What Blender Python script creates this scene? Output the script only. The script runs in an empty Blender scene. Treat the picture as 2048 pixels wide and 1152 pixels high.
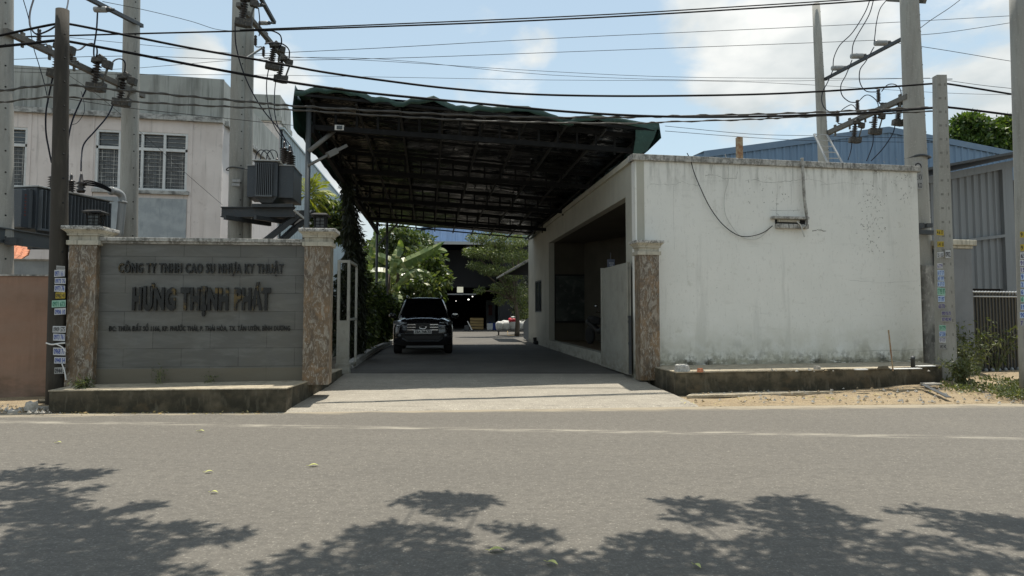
import bpy, math, random
import numpy as np
from mathutils import Vector as V
C = bpy.context.scene.collection
R = random.Random(7)
rad = math.radians

# ------------------------------------------------------------------ camera, sky, sun, exposure
FP, PITCH, CX, CY, CH = 1400.0, rad(3.43), 1024.0, 538.0, 1.6
cam = bpy.data.cameras.new('camera')
cam.sensor_width = 36; cam.lens = FP/2048*36; cam.shift_y = -(576-CY)/2048
cam.clip_start = .05; cam.clip_end = 2000
cobj = bpy.data.objects.new('camera', cam); C.objects.link(cobj)
cobj.location = (0, 0, CH); cobj.rotation_euler = (math.pi/2+PITCH, 0, 0)
bpy.context.scene.camera = cobj
SUN_EL, SUN_AZ = rad(75.5), rad(14)
SD = V((math.sin(SUN_AZ)*math.cos(SUN_EL), math.cos(SUN_AZ)*math.cos(SUN_EL), math.sin(SUN_EL)))
sl = bpy.data.lights.new('sun', 'SUN'); sl.energy = 3.9; sl.angle = rad(.42); sl.color = (1, .94, .83)
so = bpy.data.objects.new('sun', sl); C.objects.link(so)
so.rotation_euler = SD.to_track_quat('Z', 'Y').to_euler(); so.location = (0, 0, 30)
vs = bpy.context.scene.view_settings
vs.view_transform = 'Standard'; vs.look = 'None'; vs.exposure = .5; vs.gamma = 1; vs.use_curve_mapping = False

def ray(x, y):
    dx, du = (x-CX)/FP, -(y-CY)/FP
    return V((dx, math.cos(PITCH)-du*math.sin(PITCH), math.sin(PITCH)+du*math.cos(PITCH)))
def P(x, y, Y):
    d = ray(x, y); t = Y/d.y
    return V((d.x*t, Y, CH+d.z*t))
def G(x, y, z=0.0):
    d = ray(x, y); t = (z-CH)/d.z
    return V((d.x*t, d.y*t, z))

def build_world():
    w = bpy.data.worlds.new('World'); bpy.context.scene.world = w; w.use_nodes = True
    n = w.node_tree; L = n.links; n.nodes.clear()
    out = n.nodes.new('ShaderNodeOutputWorld'); bg = n.nodes.new('ShaderNodeBackground')
    sky = n.nodes.new('ShaderNodeTexSky'); sky.sky_type = 'NISHITA'; sky.sun_disc = False
    sky.sun_elevation = SUN_EL; sky.sun_rotation = SUN_AZ; sky.air_density = 1.1; sky.dust_density = 1.2; sky.ozone_density = 1.0
    tc = n.nodes.new('ShaderNodeTexCoord')
    # clouds live on a flat layer overhead: direction / height
    sep = n.nodes.new('ShaderNodeSeparateXYZ'); L.new(tc.outputs['Generated'], sep.inputs[0])
    def mth(op, a, b=None, c=None):
        m = n.nodes.new('ShaderNodeMath'); m.operation = op
        for i, s in enumerate((a, b, c)):
            if s is None: continue
            if isinstance(s, (int, float)): m.inputs[i].default_value = s
            else: L.new(s, m.inputs[i])
        return m.outputs[0]
    zz = mth('MAXIMUM', sep.outputs[2], .02); zz = mth('ADD', zz, .22)
    px = mth('DIVIDE', sep.outputs[0], zz); py = mth('DIVIDE', sep.outputs[1], zz)
    cmb = n.nodes.new('ShaderNodeCombineXYZ'); L.new(sep.outputs[0], cmb.inputs[0]); L.new(mth('MULTIPLY', sep.outputs[1], .6), cmb.inputs[1]); L.new(mth('MULTIPLY', sep.outputs[2], 1.9), cmb.inputs[2])
    nz = n.nodes.new('ShaderNodeTexNoise'); nz.inputs['Scale'].default_value = 5.6; nz.inputs['Detail'].default_value = 9
    nz.inputs['Roughness'].default_value = .58; nz.inputs['Distortion'].default_value = .35
    L.new(cmb.outputs[0], nz.inputs['Vector'])
    tot = None
    for (x, y, r, k) in CLOUDS:
        d = ray(x, y).normalized()
        dt = n.nodes.new('ShaderNodeVectorMath'); dt.operation = 'DOT_PRODUCT'
        nn = n.nodes.new('ShaderNodeVectorMath'); nn.operation = 'NORMALIZE'; L.new(tc.outputs['Generated'], nn.inputs[0])
        L.new(nn.outputs[0], dt.inputs[0]); dt.inputs[1].default_value = d
        mr = n.nodes.new('ShaderNodeMapRange'); mr.interpolation_type = 'SMOOTHSTEP'
        mr.inputs[1].default_value = math.cos(r/FP*1.25); mr.inputs[2].default_value = math.cos(r/FP*.15)
        mr.inputs[3].default_value = 0; mr.inputs[4].default_value = k
        L.new(dt.outputs['Value'], mr.inputs[0])
        tot = mr.outputs[0] if tot is None else mth('MAXIMUM', tot, mr.outputs[0])
    bk = n.nodes.new('ShaderNodeMapRange'); L.new(sep.outputs[1], bk.inputs[0]); bk.inputs[1].default_value = .55; bk.inputs[2].default_value = .1; bk.inputs[4].default_value = .34
    tot = mth('MAXIMUM', tot, bk.outputs[0])               # unseen broken cloud added behind and overhead, to brighten and warm the fill
    s = mth('ADD', mth('MULTIPLY', nz.outputs[0], 1.25), tot)
    mr = n.nodes.new('ShaderNodeMapRange'); mr.interpolation_type = 'SMOOTHSTEP'
    L.new(s, mr.inputs[0]); mr.inputs[1].default_value = .84; mr.inputs[2].default_value = 1.16
    # low haze whitens the sky towards the horizon
    hz = n.nodes.new('ShaderNodeMapRange'); L.new(sep.outputs[2], hz.inputs[0]); hz.inputs[1].default_value = .0; hz.inputs[2].default_value = .5
    hz.inputs[3].default_value = .7; hz.inputs[4].default_value = .42
    m1 = n.nodes.new('ShaderNodeMix'); m1.data_type = 'RGBA'; L.new(hz.outputs[0], m1.inputs[0]); L.new(sky.outputs[0], m1.inputs[6])
    m1.inputs[7].default_value = (5.0, 6.3, 6.7, 1)
    m2 = n.nodes.new('ShaderNodeMix'); m2.data_type = 'RGBA'; L.new(mr.outputs[0], m2.inputs[0]); L.new(m1.outputs[2], m2.inputs[6])
    n2 = n.nodes.new('ShaderNodeTexNoise'); n2.inputs['Scale'].default_value = 8; n2.inputs['Detail'].default_value = 8; L.new(cmb.outputs[0], n2.inputs['Vector'])
    m3 = n.nodes.new('ShaderNodeMix'); m3.data_type = 'RGBA'; r3 = n.nodes.new('ShaderNodeMapRange'); r3.inputs[1].default_value = .38; r3.inputs[2].default_value = .66; L.new(n2.outputs[0], r3.inputs[0])
    L.new(r3.outputs[0], m3.inputs[0]); m3.inputs[6].default_value = (4.7, 5.1, 5.2, 1); m3.inputs[7].default_value = (7.2, 7.3, 7.1, 1); L.new(m3.outputs[2], m2.inputs[7])
    L.new(m2.outputs[2], bg.inputs[0]); bg.inputs[1].default_value = .098
    L.new(bg.outputs[0], out.inputs[0])
CLOUDS = [(1540, 110, 185, .62), (1470, 40, 150, .52), (1620, 215, 120, .46), (1480, 190, 120, .42), (1700, 70, 130, .46),
          (950, 25, 65, .36), (1000, 150, 100, .28), (1060, 95, 55, .32), (1990, 200, 120, .46), (1950, 20, 110, .40),
          (580, 210, 110, .48), (395, 120, 60, .42), (620, 330, 130, .45), (700, 470, 160, .5), (1850, 170, 100, .3),
          (1420, 90, 90, .45), (250, 135, 50, .2)]
build_world()

# ------------------------------------------------------------------ helpers
def perp(d):
    a = V((0, 0, 1)) if abs(d.z) < .9 else V((1, 0, 0))
    u = d.cross(a).normalized(); return u, d.cross(u).normalized()
def catmull(pts, k=5):
    if len(pts) < 3: return [V(p) for p in pts]
    q = [pts[0]*2-pts[1]] + list(pts) + [pts[-1]*2-pts[-2]]; out = []
    for i in range(1, len(q)-2):
        a, b, c, d = q[i-1], q[i], q[i+1], q[i+2]
        for j in range(k):
            t = j/k
            out.append(.5*((2*b)+(c-a)*t+(2*a-5*b+4*c-d)*t*t+(3*b-a-3*c+d)*t**3))
    out.append(q[-2]); return out

class Frame:                                   # a vertical wall plane: u runs along it, n away from the street
    def __init__(s, a, b):
        s.o = V((a[0], a[1], 0)); s.L = (V((b[0], b[1], 0))-s.o).length
        s.u = (V((b[0], b[1], 0))-s.o).normalized(); s.n = V((-s.u.y, s.u.x, 0))
    def pt(s, u, n, z): return s.o+s.u*u+s.n*n+V((0, 0, z))
    def hit(s, x, y, n=0):
        d = ray(x, y); c = V((0, 0, CH)); o = s.o+s.n*n
        t = (o-c).dot(s.n)/d.dot(s.n); p = c+d*t
        return (p-s.o).dot(s.u), p.z

class MB:
    def __init__(s): s.v = []; s.f = []; s.m = []; s.k = 0
    def add(s, vs, fs):
        b = len(s.v); s.v += [V(p) for p in vs]
        for f in fs: s.f.append([b+i for i in f]); s.m.append(s.k)
        return s
    def obox(s, o, a, b, c):
        o, a, b, c = V(o), V(a), V(b), V(c)
        if a.cross(b).dot(c) < 0: a, b = b, a
        return s.add([o, o+a, o+a+b, o+b, o+c, o+a+c, o+a+b+c, o+b+c],
              [(0, 3, 2, 1), (4, 5, 6, 7), (0, 1, 5, 4), (1, 2, 6, 5), (2, 3, 7, 6), (3, 0, 4, 7)])
    def box(s, x0, x1, y0, y1, z0, z1): return s.obox((x0, y0, z0), (x1-x0, 0, 0), (0, y1-y0, 0), (0, 0, z1-z0))
    def fbox(s, F, u0, u1, n0, n1, z0, z1):
        return s.obox(F.pt(u0, n0, z0), F.u*(u1-u0), F.n*(n1-n0), V((0, 0, z1-z0)))
    def cbox(s, c, sx, sy, sz, ax=0.0):
        a = V((math.cos(ax), math.sin(ax), 0)); b = V((-a.y, a.x, 0)); c = V(c)
        return s.obox(c-a*sx/2-b*sy/2-V((0, 0, sz/2)), a*sx, b*sy, V((0, 0, sz)))
    def prism(s, pts, e):
        n = len(pts); e = V(e); pts = [V(p) for p in pts]
        nr = V((0, 0, 0))
        for i in range(n): nr += pts[i].cross(pts[(i+1) % n])
        if nr.dot(e) > 0: pts = pts[::-1]
        fs = [tuple(range(n)), tuple(range(2*n-1, n-1, -1))]+[(i, n+i, n+(i+1) % n, (i+1) % n) for i in range(n)]
        return s.add(pts+[p+e for p in pts], fs)
    def quad(s, *p): return s.add(p, [tuple(range(len(p)))])
    def tube(s, pts, r, n=8, caps=True, flat=1.0):
        pts = [V(p) for p in pts]; m = len(pts); rr = r if isinstance(r, (list, tuple)) else [r]*m
        vs, fs = [], []; u = None
        for i, p in enumerate(pts):
            d = (pts[min(i+1, m-1)]-pts[max(i-1, 0)])
            d = d.normalized() if d.length > 1e-9 else V((0, 0, 1))
            if u is None: u, w = perp(d)
            else:
                u = (u-d*u.dot(d)); u = u.normalized() if u.length > 1e-6 else perp(d)[0]; w = d.cross(u).normalized()
            for j in range(n):
                a = 2*math.pi*j/n; vs.append(p+u*math.cos(a)*rr[i]+w*math.sin(a)*rr[i]*flat)
        for i in range(m-1):
            for j in range(n):
                k = (j+1) % n; fs.append((i*n+j, (i+1)*n+j, (i+1)*n+k, i*n+k))
        if caps: fs += [tuple(range(n)), tuple(range(m*n-1, (m-1)*n-1, -1))]
        return s.add(vs, fs)
    def bar(s, a, b, w, h, up=(0, 0, 1)):
        a, b = V(a), V(b); d = (b-a); dn = d.normalized(); x = dn.cross(V(up))
        x = x.normalized() if x.length > 1e-5 else perp(dn)[0]; y = x.cross(dn).normalized()
        return s.obox(a-x*w/2-y*h/2, x*w, y*h, d)
    def lathe(s, c, prof, n=12, axis=(0, 0, 1)):
        ax = V(axis).normalized(); c = V(c)
        return s.tube([c+ax*z for r, z in prof], [max(r, 1e-4) for r, z in prof], n)
    def sphere(s, c, rx, ry=None, rz=None, n=10, m=6, rot=0):
        ry = ry or rx; rz = rz or rx; vs = []; fs = []; c = V(c); ca, sa = math.cos(rot), math.sin(rot)
        for i in range(m+1):
            t = math.pi*i/m
            for j in range(n):
                a = 2*math.pi*j/n; x, y = rx*math.sin(t)*math.cos(a), ry*math.sin(t)*math.sin(a)
                vs.append(c+V((x*ca-y*sa, x*sa+y*ca, rz*math.cos(t))))
        for i in range(m):
            for j in range(n):
                k = (j+1) % n; fs.append((i*n+j, (i+1)*n+j, (i+1)*n+k, i*n+k))
        return s.add(vs, fs)

def obj(name, mb, mats, parent=None, smooth=False, bevel=0, at=None, uv=True):
    if not isinstance(mats, (list, tuple)): mats = [mats]
    vs = mb.v
    if parent is not None:
        org = WL[parent.name]
    elif at is not None: org = V(at)
    else:
        a = np.array([tuple(p) for p in vs]); lo, hi = a.min(0), a.max(0)
        org = V(((lo[0]+hi[0])/2, (lo[1]+hi[1])/2, lo[2]))
    me = bpy.data.meshes.new(name); me.from_pydata([tuple(p-org) for p in vs], [], mb.f)
    for m in mats: me.materials.append(m)
    if len(mats) > 1: me.polygons.foreach_set('material_index', mb.m)
    if smooth: me.polygons.foreach_set('use_smooth', [True]*len(me.polygons))
    if uv and len(mb.f) < 6000:
        l = me.uv_layers.new(name='UVMap'); d = [0.0]*(2*len(me.loops))
        for p in me.polygons:
            n = p.normal
            if abs(n.z) > .8: t, q = V((1, 0, 0)), V((0, 1, 0))
            else: t = V((-n.y, n.x, 0)).normalized(); q = V((0, 0, 1))
            for li in p.loop_indices:
                co = V(me.vertices[me.loops[li].vertex_index].co)+org
                d[2*li] = co.dot(t); d[2*li+1] = co.dot(q)
        l.data.foreach_set('uv', d)
    me.update()
    o = bpy.data.objects.new(name, me); C.objects.link(o); WL[o.name] = org.copy()
    if parent is not None: o.parent = parent       # every parent sits unrotated, so local = world - parent
    else: o.location = org
    if bevel:
        b = o.modifiers.new('bevel', 'BEVEL'); b.width = bevel; b.segments = 2; b.limit_method = 'ANGLE'; b.angle_limit = rad(40)
    return o
WL = {}
def tag(o, label=None, cat=None, group=None, kind=None):
    if label: o['label'] = label
    if cat: o['category'] = cat
    if group: o['group'] = group
    if kind: o['kind'] = kind
    return o
def thing(name, label, cat, loc, group=None):
    o = bpy.data.objects.new(name, None); C.objects.link(o); o.location = V(loc); o.empty_display_size = .2
    WL[o.name] = V(loc).copy(); return tag(o, label, cat, group)
def dup(root, loc, label, rotz=0, scale=1, group=None):
    r = root.copy(); C.objects.link(r); r.location = V(loc); r.rotation_euler = (0, 0, rotz); r.scale = (scale,)*3
    r['label'] = label
    if group: r['group'] = group
    for ch in list(root.children):
        c = ch.copy(); C.objects.link(c); c.parent = r
        for g in list(ch.children):
            d = g.copy(); C.objects.link(d); d.parent = c
    return r
def struct(name, mb, m, **k): return tag(obj(name, mb, m, **k), kind='structure')

# ------------------------------------------------------------------ materials
def M(name, col, rough=.85, metal=0.0, layers=(), bump=None, bump2=None, spec=.5, emit=0, space='P', coat=0, rvar=None, dist=0.0):
    """layers: (scale xyz, lo, hi, colour, strength[, (z0, z1)]) - noise-masked blends of the surface's own dirt and wear"""
    m = bpy.data.materials.new(name); m.use_nodes = True; n = m.node_tree; L = n.links
    b = n.nodes['Principled BSDF']
    b.inputs['Roughness'].default_value = rough; b.inputs['Metallic'].default_value = metal
    b.inputs['Specular IOR Level'].default_value = spec; b.inputs['Coat Weight'].default_value = coat
    if space == 'P': co = n.nodes.new('ShaderNodeNewGeometry').outputs['Position']
    elif space == 'UV': co = n.nodes.new('ShaderNodeTexCoord').outputs['UV']
    else: co = n.nodes.new('ShaderNodeTexCoord').outputs['Object']
    def noise(sc, det=6, rgh=.6, dist=0):
        mp = n.nodes.new('ShaderNodeMapping'); L.new(co, mp.inputs[0]); mp.inputs['Scale'].default_value = sc if not isinstance(sc, (int, float)) else (sc,)*3
        t = n.nodes.new('ShaderNodeTexNoise'); t.inputs['Scale'].default_value = 1; t.inputs['Detail'].default_value = det
        t.inputs['Roughness'].default_value = rgh; t.inputs['Distortion'].default_value = dist
        L.new(mp.outputs[0], t.inputs['Vector']); return t.outputs['Fac']
    rgb = n.nodes.new('ShaderNodeRGB'); rgb.outputs[0].default_value = (*col, 1); cur = rgb.outputs[0]
    for ly in layers:
        sc, lo, hi, c, k = ly[:5]
        f = noise(sc, dist=dist); mr = n.nodes.new('ShaderNodeMapRange'); L.new(f, mr.inputs[0]); mr.clamp = True
        mr.inputs[1].default_value = lo; mr.inputs[2].default_value = hi; mr.inputs[4].default_value = k
        fac = mr.outputs[0]
        if len(ly) > 5:
            sp = n.nodes.new('ShaderNodeSeparateXYZ'); L.new(co, sp.inputs[0])
            zr = n.nodes.new('ShaderNodeMapRange'); L.new(sp.outputs[2], zr.inputs[0])
            zr.inputs[1].default_value, zr.inputs[2].default_value = ly[5]; zr.inputs[3].default_value = 0; zr.inputs[4].default_value = 1
            mu = n.nodes.new('ShaderNodeMath'); mu.operation = 'MULTIPLY'; L.new(fac, mu.inputs[0]); L.new(zr.outputs[0], mu.inputs[1]); fac = mu.outputs[0]
        mx = n.nodes.new('ShaderNodeMix'); mx.data_type = 'RGBA'; L.new(fac, mx.inputs[0]); L.new(cur, mx.inputs[6]); mx.inputs[7].default_value = (*c, 1)
        cur = mx.outputs[2]
    L.new(cur, b.inputs['Base Color']); nrm = None
    for bp in (bump, bump2):
        if bp:
            f = noise(bp[0], 4); bn = n.nodes.new('ShaderNodeBump'); L.new(f, bn.inputs['Height'])
            bn.inputs['Strength'].default_value = bp[1]; bn.inputs['Distance'].default_value = bp[2] if len(bp) > 2 else .01
            if nrm: L.new(nrm, bn.inputs['Normal'])
            nrm = bn.outputs[0]
    if nrm: L.new(nrm, b.inputs['Normal'])
    if rvar:
        f = noise(rvar[0]); mr = n.nodes.new('ShaderNodeMapRange'); L.new(f, mr.inputs[0]); mr.inputs[1].default_value = .3; mr.inputs[2].default_value = .7
        mr.inputs[3].default_value, mr.inputs[4].default_value = rvar[1], rvar[2]; L.new(mr.outputs[0], b.inputs['Roughness'])
    if emit: b.inputs['Emission Color'].default_value = (*col, 1); b.inputs['Emission Strength'].default_value = emit
    return m

def leafmat(name, c1, c2, c3=None, trans=.35, rough=.5, dead=None):
    m = bpy.data.materials.new(name); m.use_nodes = True; n = m.node_tree; L = n.links
    b = n.nodes['Principled BSDF']; out = n.nodes['Material Output']; b.inputs['Roughness'].default_value = rough
    g = n.nodes.new('ShaderNodeNewGeometry'); cr = n.nodes.new('ShaderNodeValToRGB'); L.new(g.outputs['Random Per Island'], cr.inputs[0])
    cr.color_ramp.elements[0].color = (*c1, 1); cr.color_ramp.elements[1].color = (*c2, 1)
    if c3: e = cr.color_ramp.elements.new(.9); e.color = (*c2, 1); cr.color_ramp.elements[2].color = (*c3, 1)
    L.new(cr.outputs[0], b.inputs['Base Color'])
    t = n.nodes.new('ShaderNodeBsdfTranslucent'); mx = n.nodes.new('ShaderNodeMixShader'); mx.inputs[0].default_value = trans
    mc = n.nodes.new('ShaderNodeMix'); mc.data_type = 'RGBA'; mc.blend_type = 'MULTIPLY'; mc.inputs[0].default_value = 1
    L.new(cr.outputs[0], mc.inputs[6]); mc.inputs[7].default_value = (1.5, 1.6, .6, 1)
    L.new(mc.outputs[2], t.inputs[0]); L.new(b.outputs[0], mx.inputs[1]); L.new(t.outputs[0], mx.inputs[2]); L.new(mx.outputs[0], out.inputs[0])
    return m

def fn_tile(name):          # large grey stoneware tiles in running bond
    m = bpy.data.materials.new(name); m.use_nodes = True; n = m.node_tree; L = n.links; b = n.nodes['Principled BSDF']
    uv = n.nodes.new('ShaderNodeTexCoord').outputs['UV']
    br = n.nodes.new('ShaderNodeTexBrick'); L.new(uv, br.inputs['Vector'])
    br.inputs['Scale'].default_value = 1; br.inputs['Brick Width'].default_value = .95; br.inputs['Row Height'].default_value = .318
    br.inputs['Mortar Size'].default_value = .006; br.inputs['Mortar Smooth'].default_value = .1; br.inputs['Bias'].default_value = 0; br.offset = .5
    br.inputs['Color1'].default_value = (.098, .098, .09, 1); br.inputs['Color2'].default_value = (.122, .121, .111, 1); br.inputs['Mortar'].default_value = (.050, .050, .046, 1)
    def ns(sc, det=6, dist=.6):
        mp = n.nodes.new('ShaderNodeMapping'); L.new(uv, mp.inputs[0]); mp.inputs['Scale'].default_value = sc
        t = n.nodes.new('ShaderNodeTexNoise'); t.inputs['Scale'].default_value = 1; t.inputs['Detail'].default_value = det; t.inputs['Distortion'].default_value = dist
        t.inputs['Roughness'].default_value = .65; L.new(mp.outputs[0], t.inputs['Vector']); return t.outputs['Fac']
    def mix(cur, f, lo, hi, c, k):
        mr = n.nodes.new('ShaderNodeMapRange'); L.new(f, mr.inputs[0]); mr.inputs[1].default_value = lo; mr.inputs[2].default_value = hi; mr.inputs[4].default_value = k
        mx = n.nodes.new('ShaderNodeMix'); mx.data_type = 'RGBA'; L.new(mr.outputs[0], mx.inputs[0]); L.new(cur, mx.inputs[6]); mx.inputs[7].default_value = (*c, 1); return mx.outputs[2]
    cur = mix(br.outputs['Color'], ns((1.6, 7, 1)), .46, .64, (.175, .176, .165), .45)
    cur = mix(cur, ns((3, 14, 1)), .52, .72, (.08, .08, .075), .35)
    cur = mix(cur, ns((.8, .9, 1)), .45, .75, (.12, .105, .07), .35)
    sp = n.nodes.new('ShaderNodeSeparateXYZ'); L.new(uv, sp.inputs[0])
    zr = n.nodes.new('ShaderNodeMapRange'); L.new(sp.outputs[1], zr.inputs[0]); zr.inputs[1].default_value = .62; zr.inputs[2].default_value = .60; zr.inputs[4].default_value = .65
    mx = n.nodes.new('ShaderNodeMix'); mx.data_type = 'RGBA'; L.new(zr.outputs[0], mx.inputs[0]); L.new(cur, mx.inputs[6]); mx.inputs[7].default_value = (.15, .125, .08, 1); cur = mx.outputs[2]
    L.new(cur, b.inputs['Base Color']); b.inputs['Roughness'].default_value = .45
    bp = n.nodes.new('ShaderNodeBump'); bp.inputs['Strength'].default_value = .4; bp.inputs['Distance'].default_value = .004; L.new(br.outputs['Fac'], bp.inputs['Height']); bp.invert = True
    L.new(bp.outputs[0], b.inputs['Normal']); return m

def corr(name, c, pitch=.25, layers=()):   # profiled sheet colour; the ribs are real geometry
    return M(name, c, .45, .0, layers=[((.6, .6, .25), .4, .7, tuple(x*.72 for x in c), .6), ((9, 9, .5), .5, .7, tuple(x*.6 for x in c), .45)]+list(layers), spec=.4)

m_asph = M('asphalt', (.175, .163, .141), .9, layers=[((.35, .8, 1), .36, .64, (.235, .218, .185), .85), ((.07, .9, 1), .48, .60, (.155, .146, .128), .55), ((.25, 2.2, 1), .50, .68, (.15, .14, .122), .6), ((1.4, 1.8, 1), .55, .68, (.145, .135, .118), .55), ((.9, .5, 1), .58, .72, (.30, .272, .22), .5),
    ((9, 12, 1), .48, .60, (.105, .098, .085), .85), ((16, 20, 1), .54, .64, (.38, .352, .30), .6), (42, .56, .66, (.52, .48, .41), .6), (48, .36, .46, (.11, .10, .085), .8), (11, .64, .68, (.10, .092, .078), .75), (3.2, .68, .72, (.15, .138, .118), .6)], bump=(50, .7, .014), bump2=(9, .15, .02))
m_dust = M('road_dust', (.40, .37, .305), .95, layers=[(30, .4, .6, (.34, .31, .25), .8), (3, .4, .6, (.36, .33, .27), .8)])
m_sand = M('sand', (.64, .50, .30), .95, layers=[(3, .42, .62, (.42, .31, .17), .8), (1.3, .55, .68, (.30, .235, .15), .6), (9, .58, .66, (.20, .15, .10), .7), (30, .5, .62, (.70, .58, .40), .7), (60, .3, .45, (.17, .13, .085), .7)], bump=(14, 1, .06), bump2=(60, .6, .015))
m_soil = M('soil', (.11, .085, .055), .95, layers=[(4, .4, .6, (.06, .05, .035), .8), (25, .5, .6, (.22, .18, .12), .5)], bump=(10, .6, .03))
m_ramp = M('ramp_concrete', (.62, .565, .455), .9, layers=[(2.2, .38, .66, (.46, .415, .33), .8), ((.9, 7, 1), .52, .68, (.30, .27, .215), .7), (26, .55, .68, (.70, .65, .54), .6), ((5, 8, 1), .60, .68, (.22, .195, .155), .8), (45, .32, .44, (.16, .145, .125), .7), (.9, .55, .7, (.30, .27, .225), .4), ((3, 1.5, 1), .2, .5, (.20, .185, .155), .85, (.19, .235))], bump=(30, .5, .012), bump2=(5, .3, .03))  # last layer darkens the upper ramp, painting in the canopy's shade
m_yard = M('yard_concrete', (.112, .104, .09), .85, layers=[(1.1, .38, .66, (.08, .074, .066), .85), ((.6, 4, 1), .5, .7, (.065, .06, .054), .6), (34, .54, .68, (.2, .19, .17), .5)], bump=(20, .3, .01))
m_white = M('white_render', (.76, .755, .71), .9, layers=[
    (1.2, .40, .68, (.71, .71, .665), .75), ((3.5, 3.5, .28), .56, .80, (.64, .635, .58), .35), ((16, 16, .5), .64, .80, (.44, .43, .38), .45), (26, .66, .72, (.27, .26, .225), .6), ((5, 5, 5), .62, .70, (.55, .54, .48), .5),
    ((2.5, 2.5, 1.5), .52, .62, (.16, .15, .11), .9, (1.05, .55)), ((11, 11, 9), .47, .56, (.055, .052, .034), .95, (.78, .52)), ((5, 5, 30), .40, .50, (.05, .046, .03), .95, (.60, .52)), ((6, 6, 6), .56, .64, (.34, .31, .20), .5, (.8, .55)), ((1.5, 1.5, 7), .60, .72, (.54, .54, .50), .3), ((2.2, 2.2, .2), .60, .66, (.58, .58, .54), .5), ((22, 22, 9), .58, .68, (.50, .495, .46), .35), ((3, 3, 3), .3, .6, (.50, .48, .38), .7, (1.5, .55)),
    ((8, 8, 1.1), .48, .70, (.27, .27, .24), .75, (4.0, 4.75))], bump=(14, .12, .01), bump2=(90, .2, .003))
m_cop = M('weathered_coping', (.42, .41, .38), .9, layers=[(7, .40, .6, (.16, .155, .14), .85), (22, .5, .62, (.58, .57, .53), .6), ((14, 14, 2), .52, .66, (.09, .088, .08), .8)], bump=(25, .6, .015))
m_cream = M('cream_moulding', (.50, .47, .385), .85, layers=[(5, .42, .64, (.36, .33, .265), .7), ((20, 20, 2), .52, .68, (.17, .16, .13), .7), (34, .58, .68, (.24, .22, .18), .5)], bump=(30, .3, .008))
m_capt = M('pitted_cap_top', (.46, .45, .42), .9, layers=[(16, .42, .56, (.14, .135, .12), .85), (40, .5, .6, (.68, .66, .62), .7)], bump=(30, .9, .02))
m_stone = M('brown_veined_stone', (.17, .115, .065), .38, dist=2.2, layers=[((2.4, 2.4, 1.2), .40, .6, (.085, .062, .042), .85), ((2.0, 2.0, 1.5), .52, .62, (.23, .14, .068), .8), ((7, 7, 3), .51, .60, (.30, .272, .225), .7), ((18, 18, 6), .54, .62, (.42, .39, .335), .6), ((11, 11, 5), .40, .46, (.065, .045, .03), .0), ((26, 26, 18), .56, .62, (.10, .075, .055), .6)], bump=(20, .15, .006))
m_tile = fn_tile('grey_tile')
m_kerb = M('mossy_kerb', (.125, .105, .07), .92, layers=[((3, 3, 3), .25, .55, (.020, .019, .012), .9, (.40, .16)), ((4, 4, 5), .44, .62, (.035, .032, .02), .85), ((12, 12, 3), .54, .68, (.15, .135, .10), .5), ((2.5, 2.5, 3.5), .55, .7, (.12, .085, .045), .6)], bump=(14, .5, .02))
m_kerbt = M('kerb_top', (.40, .345, .25), .92, layers=[(6, .40, .62, (.22, .19, .14), .8), (30, .52, .64, (.52, .46, .36), .6)], bump=(20, .5, .015))
m_debris = M('pale_rubble', (.48, .45, .40), .9, layers=[(12, .4, .6, (.28, .26, .22), .8)], bump=(20, .5, .02), space='O')
m_pink = M('old_pink_render', (.29, .18, .128), .9, layers=[(1.5, .4, .66, (.21, .13, .09), .8), ((6, 6, .5), .52, .72, (.16, .105, .07), .5), ((3, 3, 6), .42, .62, (.11, .08, .05), .9, (.75, 0)), ((1.2, 1.2, 3), .4, .6, (.27, .19, .145), .5)], bump=(12, .2, .01))
m_fpink = M('pale_pink_render', (.70, .635, .595), .9, layers=[(.7, .4, .66, (.57, .51, .475), .8), ((2.2, 2.2, .18), .54, .76, (.42, .36, .32), .5), ((9, 9, .4), .60, .74, (.30, .275, .255), .5), (3, .60, .68, (.45, .40, .37), .5)], bump=(8, .15, .01))
m_fgrey = M('grey_parapet', (.36, .37, .345), .9, layers=[(.8, .4, .66, (.28, .29, .27), .8), ((2.6, 2.6, .25), .49, .68, (.13, .133, .12), .75), ((11, 11, .5), .55, .7, (.08, .085, .08), .65), ((5, 5, .3), .6, .75, (.42, .43, .42), .5)], bump=(8, .2, .01))
m_fcorn = M('stained_cornice', (.42, .42, .40), .9, layers=[((3, 3, 6), .45, .62, (.08, .08, .075), .85), ((11, 11, 1), .5, .68, (.20, .20, .19), .6)], bump=(10, .3, .01))
m_fpanel = M('blue_grey_panel', (.30, .33, .345), .85, layers=[(2.5, .42, .62, (.40, .43, .44), .7), ((6, 6, 1.5), .55, .7, (.22, .25, .26), .6)])
m_conc = M('pole_concrete', (.33, .325, .295), .9, layers=[((3, 3, .6), .42, .66, (.26, .25, .225), .8), ((14, 14, 1.5), .52, .7, (.19, .185, .165), .6), (26, .56, .7, (.42, .41, .375), .5)], bump=(30, .3, .008))
m_concd = M('dark_pole_concrete', (.045, .039, .031), .9, layers=[((3, 3, .7), .42, .66, (.030, .027, .022), .8), ((14, 14, 2), .5, .68, (.075, .065, .052), .6)], bump=(30, .4, .008))
m_hole = M('hole', (.02, .02, .02), .9)
m_galv = M('galvanised_steel', (.22, .235, .24), .55, .4, layers=[(6, .4, .65, (.16, .165, .165), .7), (30, .58, .7, (.30, .21, .14), .5)], space='O')
m_arm = M('weathered_crossarm', (.13, .125, .11), .75, .2, layers=[(8, .4, .62, (.11, .105, .095), .8), (28, .55, .68, (.27, .22, .17), .6)])
m_steeld = M('dark_steel', (.055, .062, .068), .6, .3, layers=[(8, .5, .7, (.10, .10, .10), .6), (26, .58, .7, (.13, .08, .05), .5)], space='O')
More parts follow.
